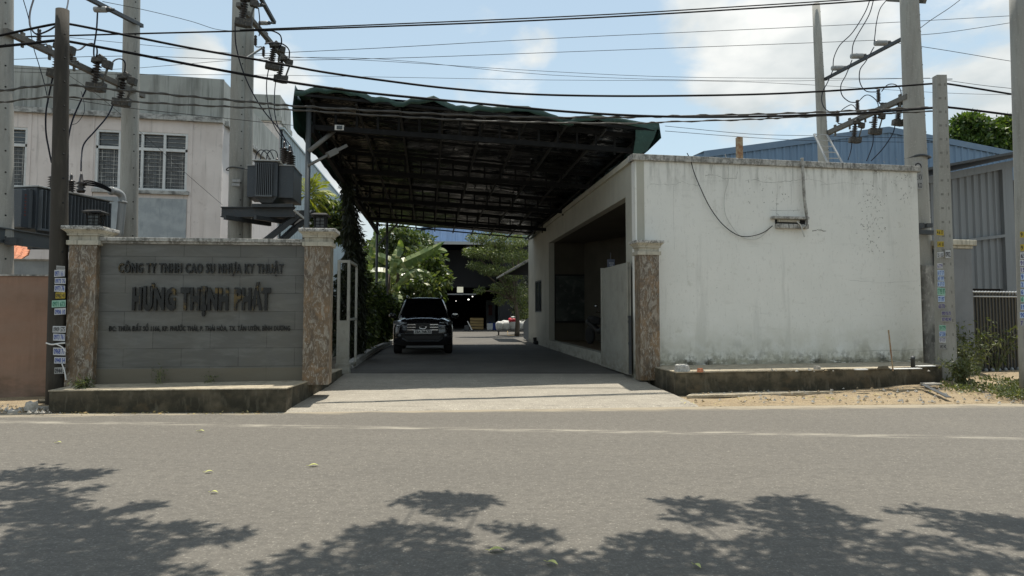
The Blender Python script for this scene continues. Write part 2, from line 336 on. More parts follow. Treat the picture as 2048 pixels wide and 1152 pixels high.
m_postg = M('grey_post_paint', (.085, .095, .10), .55, .1, layers=[((8, 8, 1), .5, .7, (.08, .09, .095), .6), (40, .6, .7, (.22, .2, .17), .4)])
m_fin = M('fin_paint', (.105, .118, .13), .5, space='O'); m_trans = M('transformer_paint', (.05, .060, .072), .45, 0, layers=[((4, 4, 1), .45, .7, (.065, .08, .095), .7), (22, .58, .7, (.15, .15, .14), .35)], space='O')
m_lid = M('pale_lid', (.42, .43, .42), .5, .1, space='O')
m_porc = M('brown_porcelain', (.028, .021, .018), .3, space='O')
m_pgrey = M('grey_porcelain', (.27, .28, .28), .35, space='O')
m_cast = M('cutout_body', (.05, .046, .04), .6, .2, layers=[(25, .5, .65, (.16, .14, .11), .6)], space='O')
m_wire = M('black_cable', (.008, .008, .009), .7, spec=.15)
m_wireg = M('grey_cable', (.075, .072, .066), .6, spec=.3)
m_wirew = M('white_cable', (.5, .5, .47), .5)
m_wirebl = M('blue_black_cable', (.012, .015, .028), .6, spec=.2)
m_tarp = M('green_tarpaulin', (.007, .036, .025), .42, layers=[(2, .4, .66, (.012, .055, .04), .8), (9, .6, .72, (.10, .20, .15), .35)], bump=((5, 5, 5), .5, .03))
m_lin = M('black_plastic_lining', (.004, .004, .004), .10, layers=[((.25, .6, .6), .56, .64, (.022, .020, .020), .8)], bump=((.7, 3.5, 3.5), 1.0, .22), bump2=((3, 10, 10), .6, .03), spec=.55)
m_truss = M('dark_truss_paint', (.014, .0145, .015), .8, 0, spec=.12, layers=[(6, .5, .7, (.03, .03, .03), .6)])
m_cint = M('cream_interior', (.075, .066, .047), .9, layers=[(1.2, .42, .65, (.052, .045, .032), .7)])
m_cfloor = M('brown_floor_tile', (.16, .115, .065), .5, layers=[(3, .4, .6, (.10, .075, .045), .7)])
m_door = M('old_white_paint', (.33, .325, .285), .6, layers=[(2.5, .42, .66, (.25, .245, .21), .75), (7, .56, .68, (.20, .20, .18), .55), ((4, 4, 8), .42, .62, (.16, .14, .10), .8, (.75, .25)), (50, .64, .7, (.12, .09, .06), .6)], bump=(40, .2, .004))
m_gold = M('gold_dark_reflections', (.004, .004, .004), .4, .1, layers=[((2.0, 2.0, 2.4), .575, .63, (.20, .125, .02), .5), ((22, 22, 2), .62, .68, (.12, .08, .02), .6)], rvar=(8, .15, .4))  # gold patches over a near-black base that paints its dark reflections
m_black = M('black_letters', (.004, .004, .004), .35, 0.2)
m_frame = M('white_window_frame', (.60, .61, .60), .5, layers=[(6, .5, .7, (.42, .43, .42), .6)])
m_glass = M('dark_window_glass', (.035, .042, .045), .12, spec=.7)
m_curt = M('grey_curtain', (.16, .165, .165), .9, layers=[((12, 12, .1), .42, .58, (.07, .072, .075), .9)])
m_blue = corr('blue_cladding', (.155, .245, .36)); m_blue2 = corr('bright_blue_cladding', (.44, .62, .95))
m_bluet = M('blue_trim', (.12, .19, .28), .5, layers=[(2, .5, .7, (.20, .27, .34), .5)])
m_greyc = corr('grey_cladding', (.19, .203, .212))
m_lbl = corr('pale_blue_cladding', (.40, .46, .475))
m_dark = M('dark_interior', (.025, .026, .028), .9)
m_paint = M('black_car_paint', (.010, .010, .012), .18, 0, spec=.6, coat=.8)
m_cglass = M('tinted_car_glass', (.004, .004, .005), .06, spec=.5)
m_chrome = M('chrome', (.55, .56, .58), .18, 1)
m_plast = M('black_plastic', (.018, .018, .018), .55)
m_lamp = M('headlight_glass', (.16, .17, .18), .1, .4)
m_tyre = M('tyre_rubber', (.015, .015, .015), .85)
m_rim = M('grey_alloy', (.22, .22, .23), .35, .8)
m_bark = M('bark', (.12, .095, .07), .95, layers=[((8, 8, 2), .42, .62, (.06, .05, .038), .8)], bump=((20, 20, 5), .6, .02))
m_rust = M('rusty_pipe', (.34, .27, .17), .8, layers=[(9, .42, .6, (.20, .09, .04), .9)], bump=(30, .4, .01))
m_ribgate = M('brown_gate_steel', (.085, .075, .055), .6, .2, layers=[((14, 14, 2), .5, .7, (.14, .12, .085), .6)])
m_terra = M('terracotta_tile', (.55, .20, .10), .8, layers=[(6, .45, .65, (.30, .12, .07), .8), (25, .55, .65, (.70, .38, .24), .5)], bump=(20, .4, .01))
m_bag = M('white_woven_sack', (.62, .62, .60), .7, layers=[(5, .5, .7, (.42, .42, .40), .6)], bump=(10, .6, .03), space='O')
m_red = M('red_bag', (.45, .02, .04), .5)
m_yel = M('yellow_board', (.36, .25, .10), .7, layers=[((1, 1, 9), .5, .6, (.16, .11, .05), .7)])
m_litblue = M('blue_plastic', (.02, .05, .25), .5)
m_wht = M('white_paint', (.68, .68, .66), .6, space='O')
m_gray = M('grey_paint', (.185, .195, .205), .8, layers=[(2, .42, .66, (.15, .158, .165), .7), ((6, 6, 1), .56, .72, (.11, .115, .12), .5)], bump=(12, .15, .01))
m_dirtyw = M('black_stained_render', (.24, .235, .215), .92, layers=[((3, 3, 2), .38, .6, (.055, .053, .047), .85), (9, .55, .68, (.36, .35, .32), .7)], bump=(12, .4, .01))
m_sgrey = M('sign_slate', (.075, .085, .12), .5)
m_mark = M('stain_crack', (.25, .25, .225), .95)
m_markd = M('dark_scrape', (.30, .295, .27), .95)
m_steel = M('pale_rail', (.40, .41, .41), .5, .3)
s_white = M('sticker_white', (.50, .51, .52), .7, layers=[(30, .5, .7, (.36, .37, .37), .6)])
s_green = M('sticker_green', (.28, .48, .38), .7); s_yel = M('sticker_yellow', (.42, .31, .03), .7); s_blue = M('sticker_pale_blue', (.40, .50, .64), .7)
s_grey = M('sticker_grey', (.30, .30, .29), .8)
i_blue = M('ink_blue', (.02, .06, .30), .7); i_blk = M('ink_black', (.02, .02, .025), .7); i_grn = M('ink_green', (.02, .16, .10), .7); i_pur = M('ink_purple', (.06, .04, .20), .7)
l_mango = leafmat('broad_leaf', (.028, .048, .014), (.11, .15, .042), (.34, .35, .15), rough=.36, trans=.28)
l_dark = leafmat('dark_drooping_leaf', (.012, .016, .008), (.034, .042, .018), (.08, .09, .04), trans=.1)
l_feath = leafmat('feathery_leaf', (.06, .085, .028), (.155, .19, .07), (.33, .35, .17), trans=.28)
l_ban = leafmat('banana_leaf', (.07, .12, .035), (.20, .25, .09), (.36, .35, .17), trans=.3, rough=.35)
l_palm = leafmat('palm_leaf', (.09, .13, .02), (.42, .42, .07), trans=.3)
l_back = leafmat('dense_tree_leaf', (.025, .055, .012), (.10, .15, .03), (.20, .25, .06), trans=.3)
l_weed = leafmat('weed_leaf', (.045, .058, .022), (.12, .14, .055), (.26, .26, .13), trans=.25)
l_dry = leafmat('dry_leaf', (.28, .18, .07), (.42, .36, .16), (.5, .5, .2), trans=.1)
l_yel = leafmat('fallen_leaf', (.40, .42, .12), (.55, .55, .2), trans=.1)
# ------------------------------------------------------------------ ground, road, ramp, yard
def grid(poly_fn, nu, nv):
    b = MB(); vs = [poly_fn(i/nu, j/nv) for j in range(nv+1) for i in range(nu+1)]
    fs = [(j*(nu+1)+i, j*(nu+1)+i+1, (j+1)*(nu+1)+i+1, (j+1)*(nu+1)+i) for j in range(nv) for i in range(nu)]
    return b.add(vs, fs)
def nz2(x, y, s=1.0, seed=0):
    from mathutils import noise
    return noise.noise(V((x*s+seed*7.3, y*s-seed*3.1, seed*1.7)))
def nz3(p, s=1.0, seed=0):
    from mathutils import noise
    return noise.noise(V(p)*s+V((seed*9.1, 0, seed*3.3)))
b = MB(); b.quad((-700, -300, -.06), (700, -300, -.06), (700, 900, -.06), (-700, 900, -.06)); struct('ground', b, m_soil, uv=False)
e0, e1, e2 = G(60, 826), G(1000, 817), G(2048, 807)
def road_edge(x):
    if x < e1.x: t = (x-e0.x)/(e1.x-e0.x); return e0.y+(e1.y-e0.y)*t
    t = (x-e1.x)/(e2.x-e1.x); return e1.y+(e2.y-e1.y)*t
def fr(u, v):
    x = -60+120*u; ye = max(10.0, min(14, road_edge(x))); return V((x, .2+(ye+.35-.2)*v, 0))
struct('road', grid(fr, 60, 4), m_asph, uv=False)
def add_dust(m):                                       # pale dust settled in one thin line along the lane
    n = m.node_tree; L = n.links; bs = n.nodes['Principled BSDF']; src = bs.inputs['Base Color'].links[0].from_socket
    a, c = G(0, 843), G(2048, 876); k = (c.y-a.y)/(c.x-a.x); h = a.y-k*a.x
    geo = n.nodes.new('ShaderNodeNewGeometry'); sp = n.nodes.new('ShaderNodeSeparateXYZ'); L.new(geo.outputs['Position'], sp.inputs[0])
    def mt(op, x, y):
        q = n.nodes.new('ShaderNodeMath'); q.operation = op
        for i, s in enumerate((x, y)):
            if isinstance(s, (int, float)): q.inputs[i].default_value = s
            else: L.new(s, q.inputs[i])
        return q.outputs[0]
    def ns(sc):
        mp = n.nodes.new('ShaderNodeMapping'); mp.inputs['Scale'].default_value = sc; L.new(geo.outputs['Position'], mp.inputs[0])
        t = n.nodes.new('ShaderNodeTexNoise'); t.inputs['Scale'].default_value = 1; t.inputs['Detail'].default_value = 5; L.new(mp.outputs[0], t.inputs['Vector']); return t.outputs[0]
    d = mt('SUBTRACT', sp.outputs[1], mt('ADD', mt('MULTIPLY', sp.outputs[0], k), h))
    d = mt('ABSOLUTE', mt('ADD', d, mt('MULTIPLY', mt('SUBTRACT', ns((.5, .1, 1)), .5), .35)), 0)
    w = mt('SUBTRACT', 1.0, mt('DIVIDE', d, .16)); w = mt('MAXIMUM', w, 0.0)
    f = mt('MULTIPLY', w, mt('MINIMUM', mt('MAXIMUM', mt('MULTIPLY', mt('SUBTRACT', ns((1.6, 8, 1)), .42), 3.0), 0.0), .55))
    mx = n.nodes.new('ShaderNodeMix'); mx.data_type = 'RGBA'; L.new(f, mx.inputs[0]); L.new(src, mx.inputs[6]); mx.inputs[7].default_value = (.48, .44, .36, 1); L.new(mx.outputs[2], bs.inputs['Base Color'])
def add_edge(m):                                       # sand trodden onto the asphalt along its far edge
    n = m.node_tree; L = n.links; bs = n.nodes['Principled BSDF']; src = bs.inputs['Base Color'].links[0].from_socket
    geo = n.nodes.new('ShaderNodeNewGeometry'); sp = n.nodes.new('ShaderNodeSeparateXYZ'); L.new(geo.outputs['Position'], sp.inputs[0])
    k = (e2.y-e0.y)/(e2.x-e0.x); h = e0.y-k*e0.x
    def mt(op, *a):
        q = n.nodes.new('ShaderNodeMath'); q.operation = op
        for i, s in enumerate(a):
            if isinstance(s, (int, float)): q.inputs[i].default_value = s
            else: L.new(s, q.inputs[i])
        return q.outputs[0]
    mp = n.nodes.new('ShaderNodeMapping'); mp.inputs['Scale'].default_value = (1.6, 5, 1); L.new(geo.outputs['Position'], mp.inputs[0])
    t = n.nodes.new('ShaderNodeTexNoise'); t.inputs['Scale'].default_value = 1; t.inputs['Detail'].default_value = 8; L.new(mp.outputs[0], t.inputs['Vector'])
    d = mt('SUBTRACT', mt('ADD', mt('MULTIPLY', sp.outputs[0], k), h), sp.outputs[1])
    w = mt('MAXIMUM', mt('SUBTRACT', 1.0, mt('DIVIDE', d, .9)), 0.0)
    f = mt('MINIMUM', mt('MAXIMUM', mt('MULTIPLY', mt('SUBTRACT', mt('MULTIPLY', mt('ADD', t.outputs[0], .28), w), .38), 2.2), 0.0), .45)
    mx = n.nodes.new('ShaderNodeMix'); mx.data_type = 'RGBA'; L.new(f, mx.inputs[0]); L.new(src, mx.inputs[6]); mx.inputs[7].default_value = (.50, .42, .29, 1); L.new(mx.outputs[2], bs.inputs['Base Color'])
add_edge(m_asph); add_dust(m_asph)
# sandy verges
def fv(u, v):
    x = 1.5+26*u; y0 = road_edge(x)+.04*nz2(x, 0, 2.5)+.03*nz2(x, 5, 9); y = y0+(19.5-y0)*v**1.6
    d = y-y0; z = .006+.15*min(1, d/3.2)+.045*nz2(x, y, 1.1)*min(1, d*2)+.012*nz2(x, y, 6)*min(1, d*3)
    if x < 7.5: z -= (7.5-x)*.012*min(1, d)
    return V((x, y, max(z, .005) if v > 0 else -.01))
struct('sand_verge', grid(fv, 130, 60), m_sand, smooth=True, uv=False)
def fvl(u, v):
    x = -16+8.95*u; y0 = road_edge(x)+.08*nz2(x, 0, 2.5)+.04; y = y0+(13.5-y0)*v
    return V((x, y, (.008+.05*min(1, (y-y0)*1.2)+.02*nz2(x, y, 3)) if v > 0 else -.01))
struct('dirt_verge', grid(fvl, 60, 14), m_sand, smooth=True, uv=False)
# ramp: from the road up to the yard
A0, A1, A2 = G(553, 826, 0), G(657, 766, .21), G(690, 747, .25)
B0, B1, B2 = G(1400, 814, 0), G(1300, 768, .15), G(1266, 748, .25)
def framp(u, v):
    # v 0 at the road, 1 at the gate rail
    if v < .5: a, c = A0.lerp(A1, v*2), B0.lerp(B1, v*2)
    else: a, c = A1.lerp(A2, v*2-1), B1.lerp(B2, v*2-1)
    p = a.lerp(c, u); z = .012+.24*(v**.85)
    if v == 0: p.y += .05*nz2(p.x, 0, 3)+.03*nz2(p.x, 0, 9)
    p.z = z+.010*nz2(p.x, p.y, 1.5)*(4*v*(1-v)) if v > 0 else -.01
    return p
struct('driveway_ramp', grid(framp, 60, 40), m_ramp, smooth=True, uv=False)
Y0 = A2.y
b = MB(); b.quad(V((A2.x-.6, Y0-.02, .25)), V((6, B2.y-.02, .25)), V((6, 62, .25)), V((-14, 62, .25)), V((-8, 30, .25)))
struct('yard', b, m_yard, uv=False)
# expansion joint / sliding-gate rail
b = MB()
for dy in (.25, .75):
    p, q = V((A2.x-.15, Y0+dy, .256)), V((B2.x+.15, B2.y+dy+.1, .256)); b.quad(p, q, q+V((0, .045, 0)), p+V((0, .045, 0)))
struct('paving_joint', b, m_dark, uv=False)
b = MB(); g0 = A2.x-.05
b.quad((-30, 14, .31), (g0, 14, .31), (g0, Y0, .31), V((*G(782, 688, .3).xy, .31)), V((*G(815, 672, .3).xy, .31)), (-5, 48, .31), (-30, 48, .31)); struct('garden_bed', b, m_soil, uv=False)
K = [G(700, 737, .25), G(745, 706, .25), G(783, 688, .25), G(820, 672, .25)]
b = MB()
for i in range(3): b.bar(K[i]+V((0, 0, .06)), K[i+1]+V((0, 0, .06)), .16, .22)
tag(obj('garden_kerb', b, m_cop, bevel=.01), 'low concrete kerb running back beside the garden left of the parked car', 'kerb')

# ------------------------------------------------------------------ left planter, sign wall, pillars
def text(body, w, h, ext, off=.0, mat=None, space=1.0):
    c = bpy.data.curves.new('tmp', 'FONT'); c.body = body; c.extrude = ext/2; c.offset = off; c.space_character = space; c.resolution_u = 2
    o = bpy.data.objects.new('tmp', c); C.objects.link(o)
    dg = bpy.context.evaluated_depsgraph_get(); me = bpy.data.meshes.new_from_object(o.evaluated_get(dg))
    vs = [v.co.copy() for v in me.vertices]; fs = [tuple(p.vertices) for p in me.polygons]
    bpy.data.objects.remove(o); bpy.data.curves.remove(c); bpy.data.meshes.remove(me)
    x0, x1 = min(v.x for v in vs), max(v.x for v in vs); kx = w/(x1-x0)
    return [((v.x-x0)*kx, v.y, v.z) for v in vs], fs
def add_text(mb, F, body, u0, u1, zb, cap, n, ext, off=.02, sp=1.0):     # cap = cap height; Bfont caps are about .69 high
    vs, fs = text(body, u1-u0, 0, 1, off, None, sp); k = cap/.70
    mb.add([F.pt(u0+x, n-(z+.5)*ext, zb+y*k) for x, y, z in vs], fs)

a, c = P(190, 600, 12.0), P(606, 600, 12.4); S = Frame(a, c); SL = S.L
zt = .335
fl, frr, k2, k3 = G(96, 826), G(556, 825), G(657, 767, .20), G(672, 757, .22)
b = MB()
top = [V((fl.x, fl.y, zt)), V((frr.x+.12, frr.y, zt+.03)), V((k2.x, k2.y, zt+.03)), V((k3.x, k3.y+.5, zt+.03)), V((fl.x-.15, fl.y+1.4, zt))]
b.prism([p-V((0, 0, zt+.1)) for p in top], (0, 0, zt+.1)); o = obj('planter', b, m_kerb, bevel=.015)
tag(o, 'long low mossy concrete plinth in front of the company sign wall', 'plinth')
b = MB(); q = [S.o+(p-S.o)*1 for p in top]; cx = sum((p for p in top), V((0, 0, 0)))/5
b.prism([p+(p-cx).normalized()*.012 for p in top], (0, 0, .018))
tag(obj('plinth_top', b, m_kerbt, parent=o, uv=False), None)

t = thing('company_sign_wall', 'grey tiled wall carrying the gold company lettering, between two stone pillars', 'sign', S.pt(SL/2, .1, zt))
b = MB(); b.fbox(S, -.02, SL+.03, 0, .22, zt, 2.76); obj('tiled_panel', b, m_tile, t)
b = MB(); b.fbox(S, 0.0, SL+.02, -.05, .27, 2.76, 2.80); b.fbox(S, 0.0, SL+.02, -.09, .30, 2.80, 2.865); obj('coping', b, m_cop, t, bevel=.008)
def line(body, x0, x1, yb, yt, mat, off, ext=.035, sp=1.0):
    (u0, z0), (u1, z1) = S.hit(x0, yb, -.02), S.hit(x1, yb, -.02); _, z2 = S.hit((x0+x1)/2, yt, -.02)
    _, zb = S.hit((x0+x1)/2, yb, -.02)
    m = MB(); add_text(m, S, body, u0, u1, zb, z2-zb, -.012, ext, off, sp); return obj('lettering', m, mat, t, uv=False)
line('CÔNG TY TNHH CAO SU NHỰA KY THUẬT', 237, 567, 546, 527, m_gold, .018, .03, 1.12)
line('HƯNG THỊNH PHÁT', 265, 541, 618, 577, m_gold, .052, .045, 1.12)
line('ĐC: THỬA ĐẤT SỐ 1166, KP. PHƯỚC THÁI, P. THÁI HÒA, TX. TÂN UYÊN, BÌNH DƯƠNG', 217, 580, 662, 652, m_black, .010, .012, 1.08)
# heavy slab feet of the big line
(u0, z0), (u1, z1) = S.hit(265, 618, -.02), S.hit(541, 577, -.02)

def pillar(F, u0, u1, n0, n1, zb, zs, zc, label, cap_over=.10):
    base = F.pt((u0+u1)/2, (n0+n1)/2, zb); t = thing('gate_pillar', label, 'pillar', base)
    b = MB(); b.fbox(F, u0, u1, n0, n1, zb, zs); obj('shaft', b, m_stone, t, bevel=.006)
    b = MB()
    def ring(z0, z1, o0, o1):
        lo = [F.pt(u0-o0, n0-o0, z0), F.pt(u1+o0, n0-o0, z0), F.pt(u1+o0, n1+o0, z0), F.pt(u0-o0, n1+o0, z0)]
        hi = [F.pt(u0-o1, n0-o1, z1), F.pt(u1+o1, n0-o1, z1), F.pt(u1+o1, n1+o1, z1), F.pt(u0-o1, n1+o1, z1)]
        b.add(lo+hi, [(3, 2, 1, 0), (4, 5, 6, 7)]+[(i, (i+1) % 4, 4+(i+1) % 4, 4+i) for i in range(4)])
    H = zc-zs
    ring(zs, zs+.24*H, .035, .035); ring(zs+.24*H, zs+.50*H, .0, .004); ring(zs+.50*H, zs+.60*H, .03, .03)
    ring(zs+.60*H, zs+.70*H, .03, .05); ring(zs+.70*H, zs+.80*H, .05, cap_over-.01)
    obj('capital', b, m_cream, t, bevel=.004)
    b = MB(); o1 = cap_over; b.fbox(F, u0-o1, u1+o1, n0-o1, n1+o1, zs+.80*H, zc); obj('cap_slab', b, m_capt, t, bevel=.012)
    return t
m_blk = M('black_lantern_paint', (.012, .012, .012), .7, spec=.3)
def lantern(c, s, ax, label):
    t = thing('pillar_lantern', label, 'lantern', c, 'lanterns on the gate pillars'); c = V(c)
    b = MB(); b.cbox(c+V((0, 0, .02)), s*.8, s*.8, .04, ax)
    for i in (-1, 1):
        for j in (-1, 1):
            r = V((math.cos(ax)*i-math.sin(ax)*j, math.sin(ax)*i+math.cos(ax)*j, 0))
            b.bar(c+r*s*.30+V((0, 0, .03)), c+r*s*.36+V((0, 0, .24)), .02, .02)
    for z, k in ((.09, .63), (.15, .66), (.21, .70)):
        for q in range(4):
            a0 = ax+math.pi/4+q*math.pi/2; a1 = a0+math.pi/2; rr = s*k*.72
            b.bar(c+V((math.cos(a0)*rr, math.sin(a0)*rr, z)), c+V((math.cos(a1)*rr, math.sin(a1)*rr, z)), .010, .010)
    for q in range(4):
        a0 = ax+q*math.pi/2; b.bar(c+V((math.cos(a0)*s*.32, math.sin(a0)*s*.32, .03)), c+V((math.cos(a0)*s*.36, math.sin(a0)*s*.36, .24)), .010, .010)
    obj('cage', b, m_blk, t)
    b = MB(); h = s*.56
    rot = lambda x, y: V((math.cos(ax)*x-math.sin(ax)*y, math.sin(ax)*x+math.cos(ax)*y, 0))
    lo = [c+rot(x*h, y*h)+V((0, 0, .24)) for x, y in ((-1, -1), (1, -1), (1, 1), (-1, 1))]
    md = [p+V((0, 0, .02)) for p in lo]; hi = [c+rot(x*h*.62, y*h*.62)+V((0, 0, .295)) for x, y in ((-1, -1), (1, -1), (1, 1), (-1, 1))]
    b.add(lo+md+hi, [(3, 2, 1, 0), (8, 9, 10, 11)]+[(4*k+i, 4*k+(i+1) % 4, 4*k+4+(i+1) % 4, 4*k+4+i) for k in (0, 1) for i in range(4)])
    obj('lantern_roof', b, m_blk, t)
    b = MB(); b.cbox(c+V((0, 0, .13)), s*.5, s*.5, .19, ax); obj('lamp_glass', b, M('smoky_glass', (.05, .05, .045), .15), t); return t
axS = math.atan2(S.u.y, S.u.x)
u0, _ = S.hit(134, 600, -.14); u1, _ = S.hit(190, 600, -.14)
pillar(S, u0, u1, -.14, .40, zt, 2.72, 3.04, 'brown veined stone gate pillar at the left end of the company sign wall')
lantern(S.pt((u0+u1)/2+.10, .05, 3.04), .29, axS, 'black lantern on the pillar beside the dark utility pole')
u0, _ = S.hit(607, 600, -.14); u1, _ = S.hit(659, 600, -.14)
pillar(S, u0, u1, -.14, .28, zt-.02, 2.74, 3.05, 'brown veined stone gate pillar between the company sign and the driveway')
lantern(S.pt((u0+u1)/2+.02, .05, 3.05), .28, axS, 'black lantern on the pillar left of the driveway')

# ------------------------------------------------------------------ guard house
a, c = P(1272, 600, 14.5), P(1843, 600, 15.75); Fw = Frame(a, c)          # street wall
g1 = P(1057, 600, 31.2); Sd = Frame(a, g1)                                # side wall; +u goes back, n points LEFT of travel
SDL = Sd.L
def sn(n): return -n                                                      # towards the inside of the house (to the right)
ztop = 4.88
t = thing('guard_house', 'white single-storey gatehouse with a blank stained street wall right of the driveway', 'building', Fw.pt(3, 2, 0))
b = MB(); b.fbox(Fw, 0, Fw.L, 0, .2, -.05, ztop-.13)
b.fbox(Fw, Fw.L-.2, Fw.L, .2, 9, -.05, ztop-.13)
WALLB = b
def holes(mb, F, u0, u1, z0, z1, hs, n0, n1):
    us = sorted({u0, u1, *[h[0] for h in hs], *[h[1] for h in hs]}); zs = sorted({z0, z1, *[h[2] for h in hs], *[h[3] for h in hs]})
    for i in range(len(us)-1):
        j = 0
        while j < len(zs)-1:
            def inh(j): cu, cz = (us[i]+us[i+1])/2, (zs[j]+zs[j+1])/2; return any(h[0] < cu < h[1] and h[2] < cz < h[3] for h in hs)
            if inh(j): j += 1; continue
            k = j
            while k+1 < len(zs)-1 and not inh(k+1): k += 1
            mb.fbox(F, us[i], us[i+1], n0, n1, zs[j], zs[k+1]); j = k+1
Sn = Frame(g1, a)                 # same wall run from back to front, so +n points... away from the yard (to the inside)
def su(px, py=600): u, z = Sn.hit(px, py); return u
uo0, uo1 = su(1098), su(1253); wz0, wz1 = 1.55, 2.83; wu0, wu1 = su(1070), su(1083)
b = MB(); holes(b, Sn, 0, SDL-.003, 0, ztop-.13, [(uo0, uo1, .55, 4.09), (wu0, wu1, wz0, wz1)], 0, .2)
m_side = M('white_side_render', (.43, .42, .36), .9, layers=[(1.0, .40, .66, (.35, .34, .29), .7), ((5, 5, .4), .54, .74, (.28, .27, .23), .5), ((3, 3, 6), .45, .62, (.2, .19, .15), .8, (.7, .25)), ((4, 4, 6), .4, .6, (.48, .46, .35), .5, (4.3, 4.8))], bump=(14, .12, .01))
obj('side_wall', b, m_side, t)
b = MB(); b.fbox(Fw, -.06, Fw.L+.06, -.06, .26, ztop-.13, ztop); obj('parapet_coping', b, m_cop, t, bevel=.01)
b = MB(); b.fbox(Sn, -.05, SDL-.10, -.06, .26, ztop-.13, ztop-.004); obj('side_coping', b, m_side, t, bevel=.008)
dn = Sn.n
far = lambda u, n, z: Sn.pt(u, n, z)
b = MB()
f0, f1 = Fw.pt(.05, .21, 0), Fw.pt(Fw.L-.21, .21, 0); r0 = g1.copy(); r0.z = 0; r1 = f1+(g1-V((a.x, a.y, g1.z)))*.98; r1.z = 0
b.prism([V((p.x, p.y, 4.55)) for p in (f0, f1, r1, r0+Sn.n*.2)], (0, 0, .12)); obj('roof_slab', b, m_cop, t, uv=False)
b = MB()
cp = [Fw.pt(.05, .21, 4.10), Fw.pt(Fw.L-.21, .21, 4.10), far(uo0-.6, 6.3, 4.10), far(uo0-.6, .21, 4.10)]
b.prism(cp, (0, 0, .05)); obj('ceiling', b, m_cint, t, uv=False)
b = MB(); b.prism([V((p.x, p.y, .28)) for p in cp], (0, 0, .26)); obj('floor', b, m_cfloor, t, uv=False)
b = MB(); b.fbox(Sn, uo0-.75, uo0-.02, .2, 6.2, .3, 4.1); 
P0 = P(1172, 600, far(uo0, 1.4, 0).y)
q0 = far(uo0, .2, 0); cw = Frame(far(uo0-.02, 1.45, 0), Fw.pt(5.4, .8, 0)); b.fbox(cw, 0, cw.L, -.15, 0, .3, 4.1)
obj('inner_wall', b, m_cint, t)
b = MB(); b.fbox(Sn, uo0, uo1, -.012, .0, .25, .55); obj('step', b, m_side, t)
b = MB(); b.prism([V((p.x, p.y, .02)) for p in (r1, r0+Sn.n*.2, r0+Sn.n*.3-Sn.u*0.15, r1-Sn.u*.15)], (0, 0, 4.6)); b2 = b
obj('rear_wall', b, m_side, t)
b = MB(); b.fbox(Sn, wu0, wu1, .05, .08, wz0, wz1); w = obj('window', b, m_glass, t)
b = MB()
for z in (wz0, wz1-.05): b.fbox(Sn, wu0, wu1, .02, .12, z, z+.05)
for u in (wu0, (wu0+wu1)/2-.02, wu1-.05): b.fbox(Sn, u, u+.05, .02, .12, wz0+.05, wz1-.05)
obj('window_frame', b, m_postg, w)
# awning at the far end
b = MB(); aw = [P(1058, 517, 31.3), P(1008, 546, 31.5), P(1008, 550, 31.5), P(1058, 523, 31.3)]
b.prism(aw, (-.43, 4, 0)); obj('awning', b, m_cop, t)
b = MB(); b.prism([P(1057, 524, 31.6), P(1014, 549, 31.8), P(1057, 551, 31.6)], (-.01, .1, 0)); obj('awning_side', b, m_dark, t)
# cracks, scrapes on the street wall (its own marks)
b = WALLB; b.k = 1
def crack(pts, w=.008):
    q = [Fw.pt(*Fw.hit(x, y)[:1], -.002, Fw.hit(x, y)[1]) for x, y in pts]; pp = []
    for i in range(len(q)-1):
        for j in range(5):
            p = q[i].lerp(q[i+1], j/5); pp.append(p+Fw.u*R.uniform(-.012, .012)+V((0, 0, R.uniform(-.014, .014))))
    pp.append(q[-1])
    for i in range(len(pp)-1):
        d = (pp[i+1]-pp[i]).normalized(); s = d.cross(Fw.n)*w*R.uniform(.35, 1); b.quad(pp[i]-s/2, pp[i+1]-s/2, pp[i+1]+s/2, pp[i]+s/2)
crack([(1411, 350), (1423, 348), (1426, 320)]); crack([(1411, 350), (1430, 350), (1448, 357), (1472, 357), (1475, 340), (1474, 325)])
crack([(1490, 361), (1510, 360), (1530, 364), (1555, 364), (1580, 362), (1600, 359)]); crack([(1530, 364), (1534, 350)], .005)
crack([(1555, 366), (1553, 400), (1552, 440)], .005); crack([(1600, 359), (1620, 358), (1640, 362), (1656, 370)], .005)
crack([(1362, 362), (1380, 370), (1400, 371)], .005); crack([(1585, 330), (1582, 410)], .005); crack([(1750, 340), (1746, 372)], .006)
crack([(1300, 368), (1345, 370), (1362, 365)], .005); crack([(1347, 370), (1349, 500)], .004); crack([(1700, 560), (1760, 566), (1835, 562)], .005)
crack([(1540, 421), (1600, 420)], .006); crack([(1720, 702), (1800, 700), (1845, 698)], .007); crack([(1640, 370), (1690, 366), (1742, 369)], .004)
b.k = 2; crack([(1624, 461), (1637, 460), (1652, 462)], .03); crack([(1748, 340), (1755, 345)], .03); crack([(1760, 343), (1764, 345)], .02)
for k in range(170):
    x, y = R.gauss(1742, 14), R.gauss(420, 48); 
    if k > 110: x, y = R.gauss(1805, 12), R.gauss(365, 18)
    if k > 145: x, y = R.gauss(1545, 30), R.gauss(395, 16)
    crack([(x, y), (x+R.uniform(-3, 3), y+R.uniform(-1, 5))], R.uniform(.005, .016))
obj('street_wall', b, [m_white, m_mark, m_markd], t, bevel=.01, uv=False)

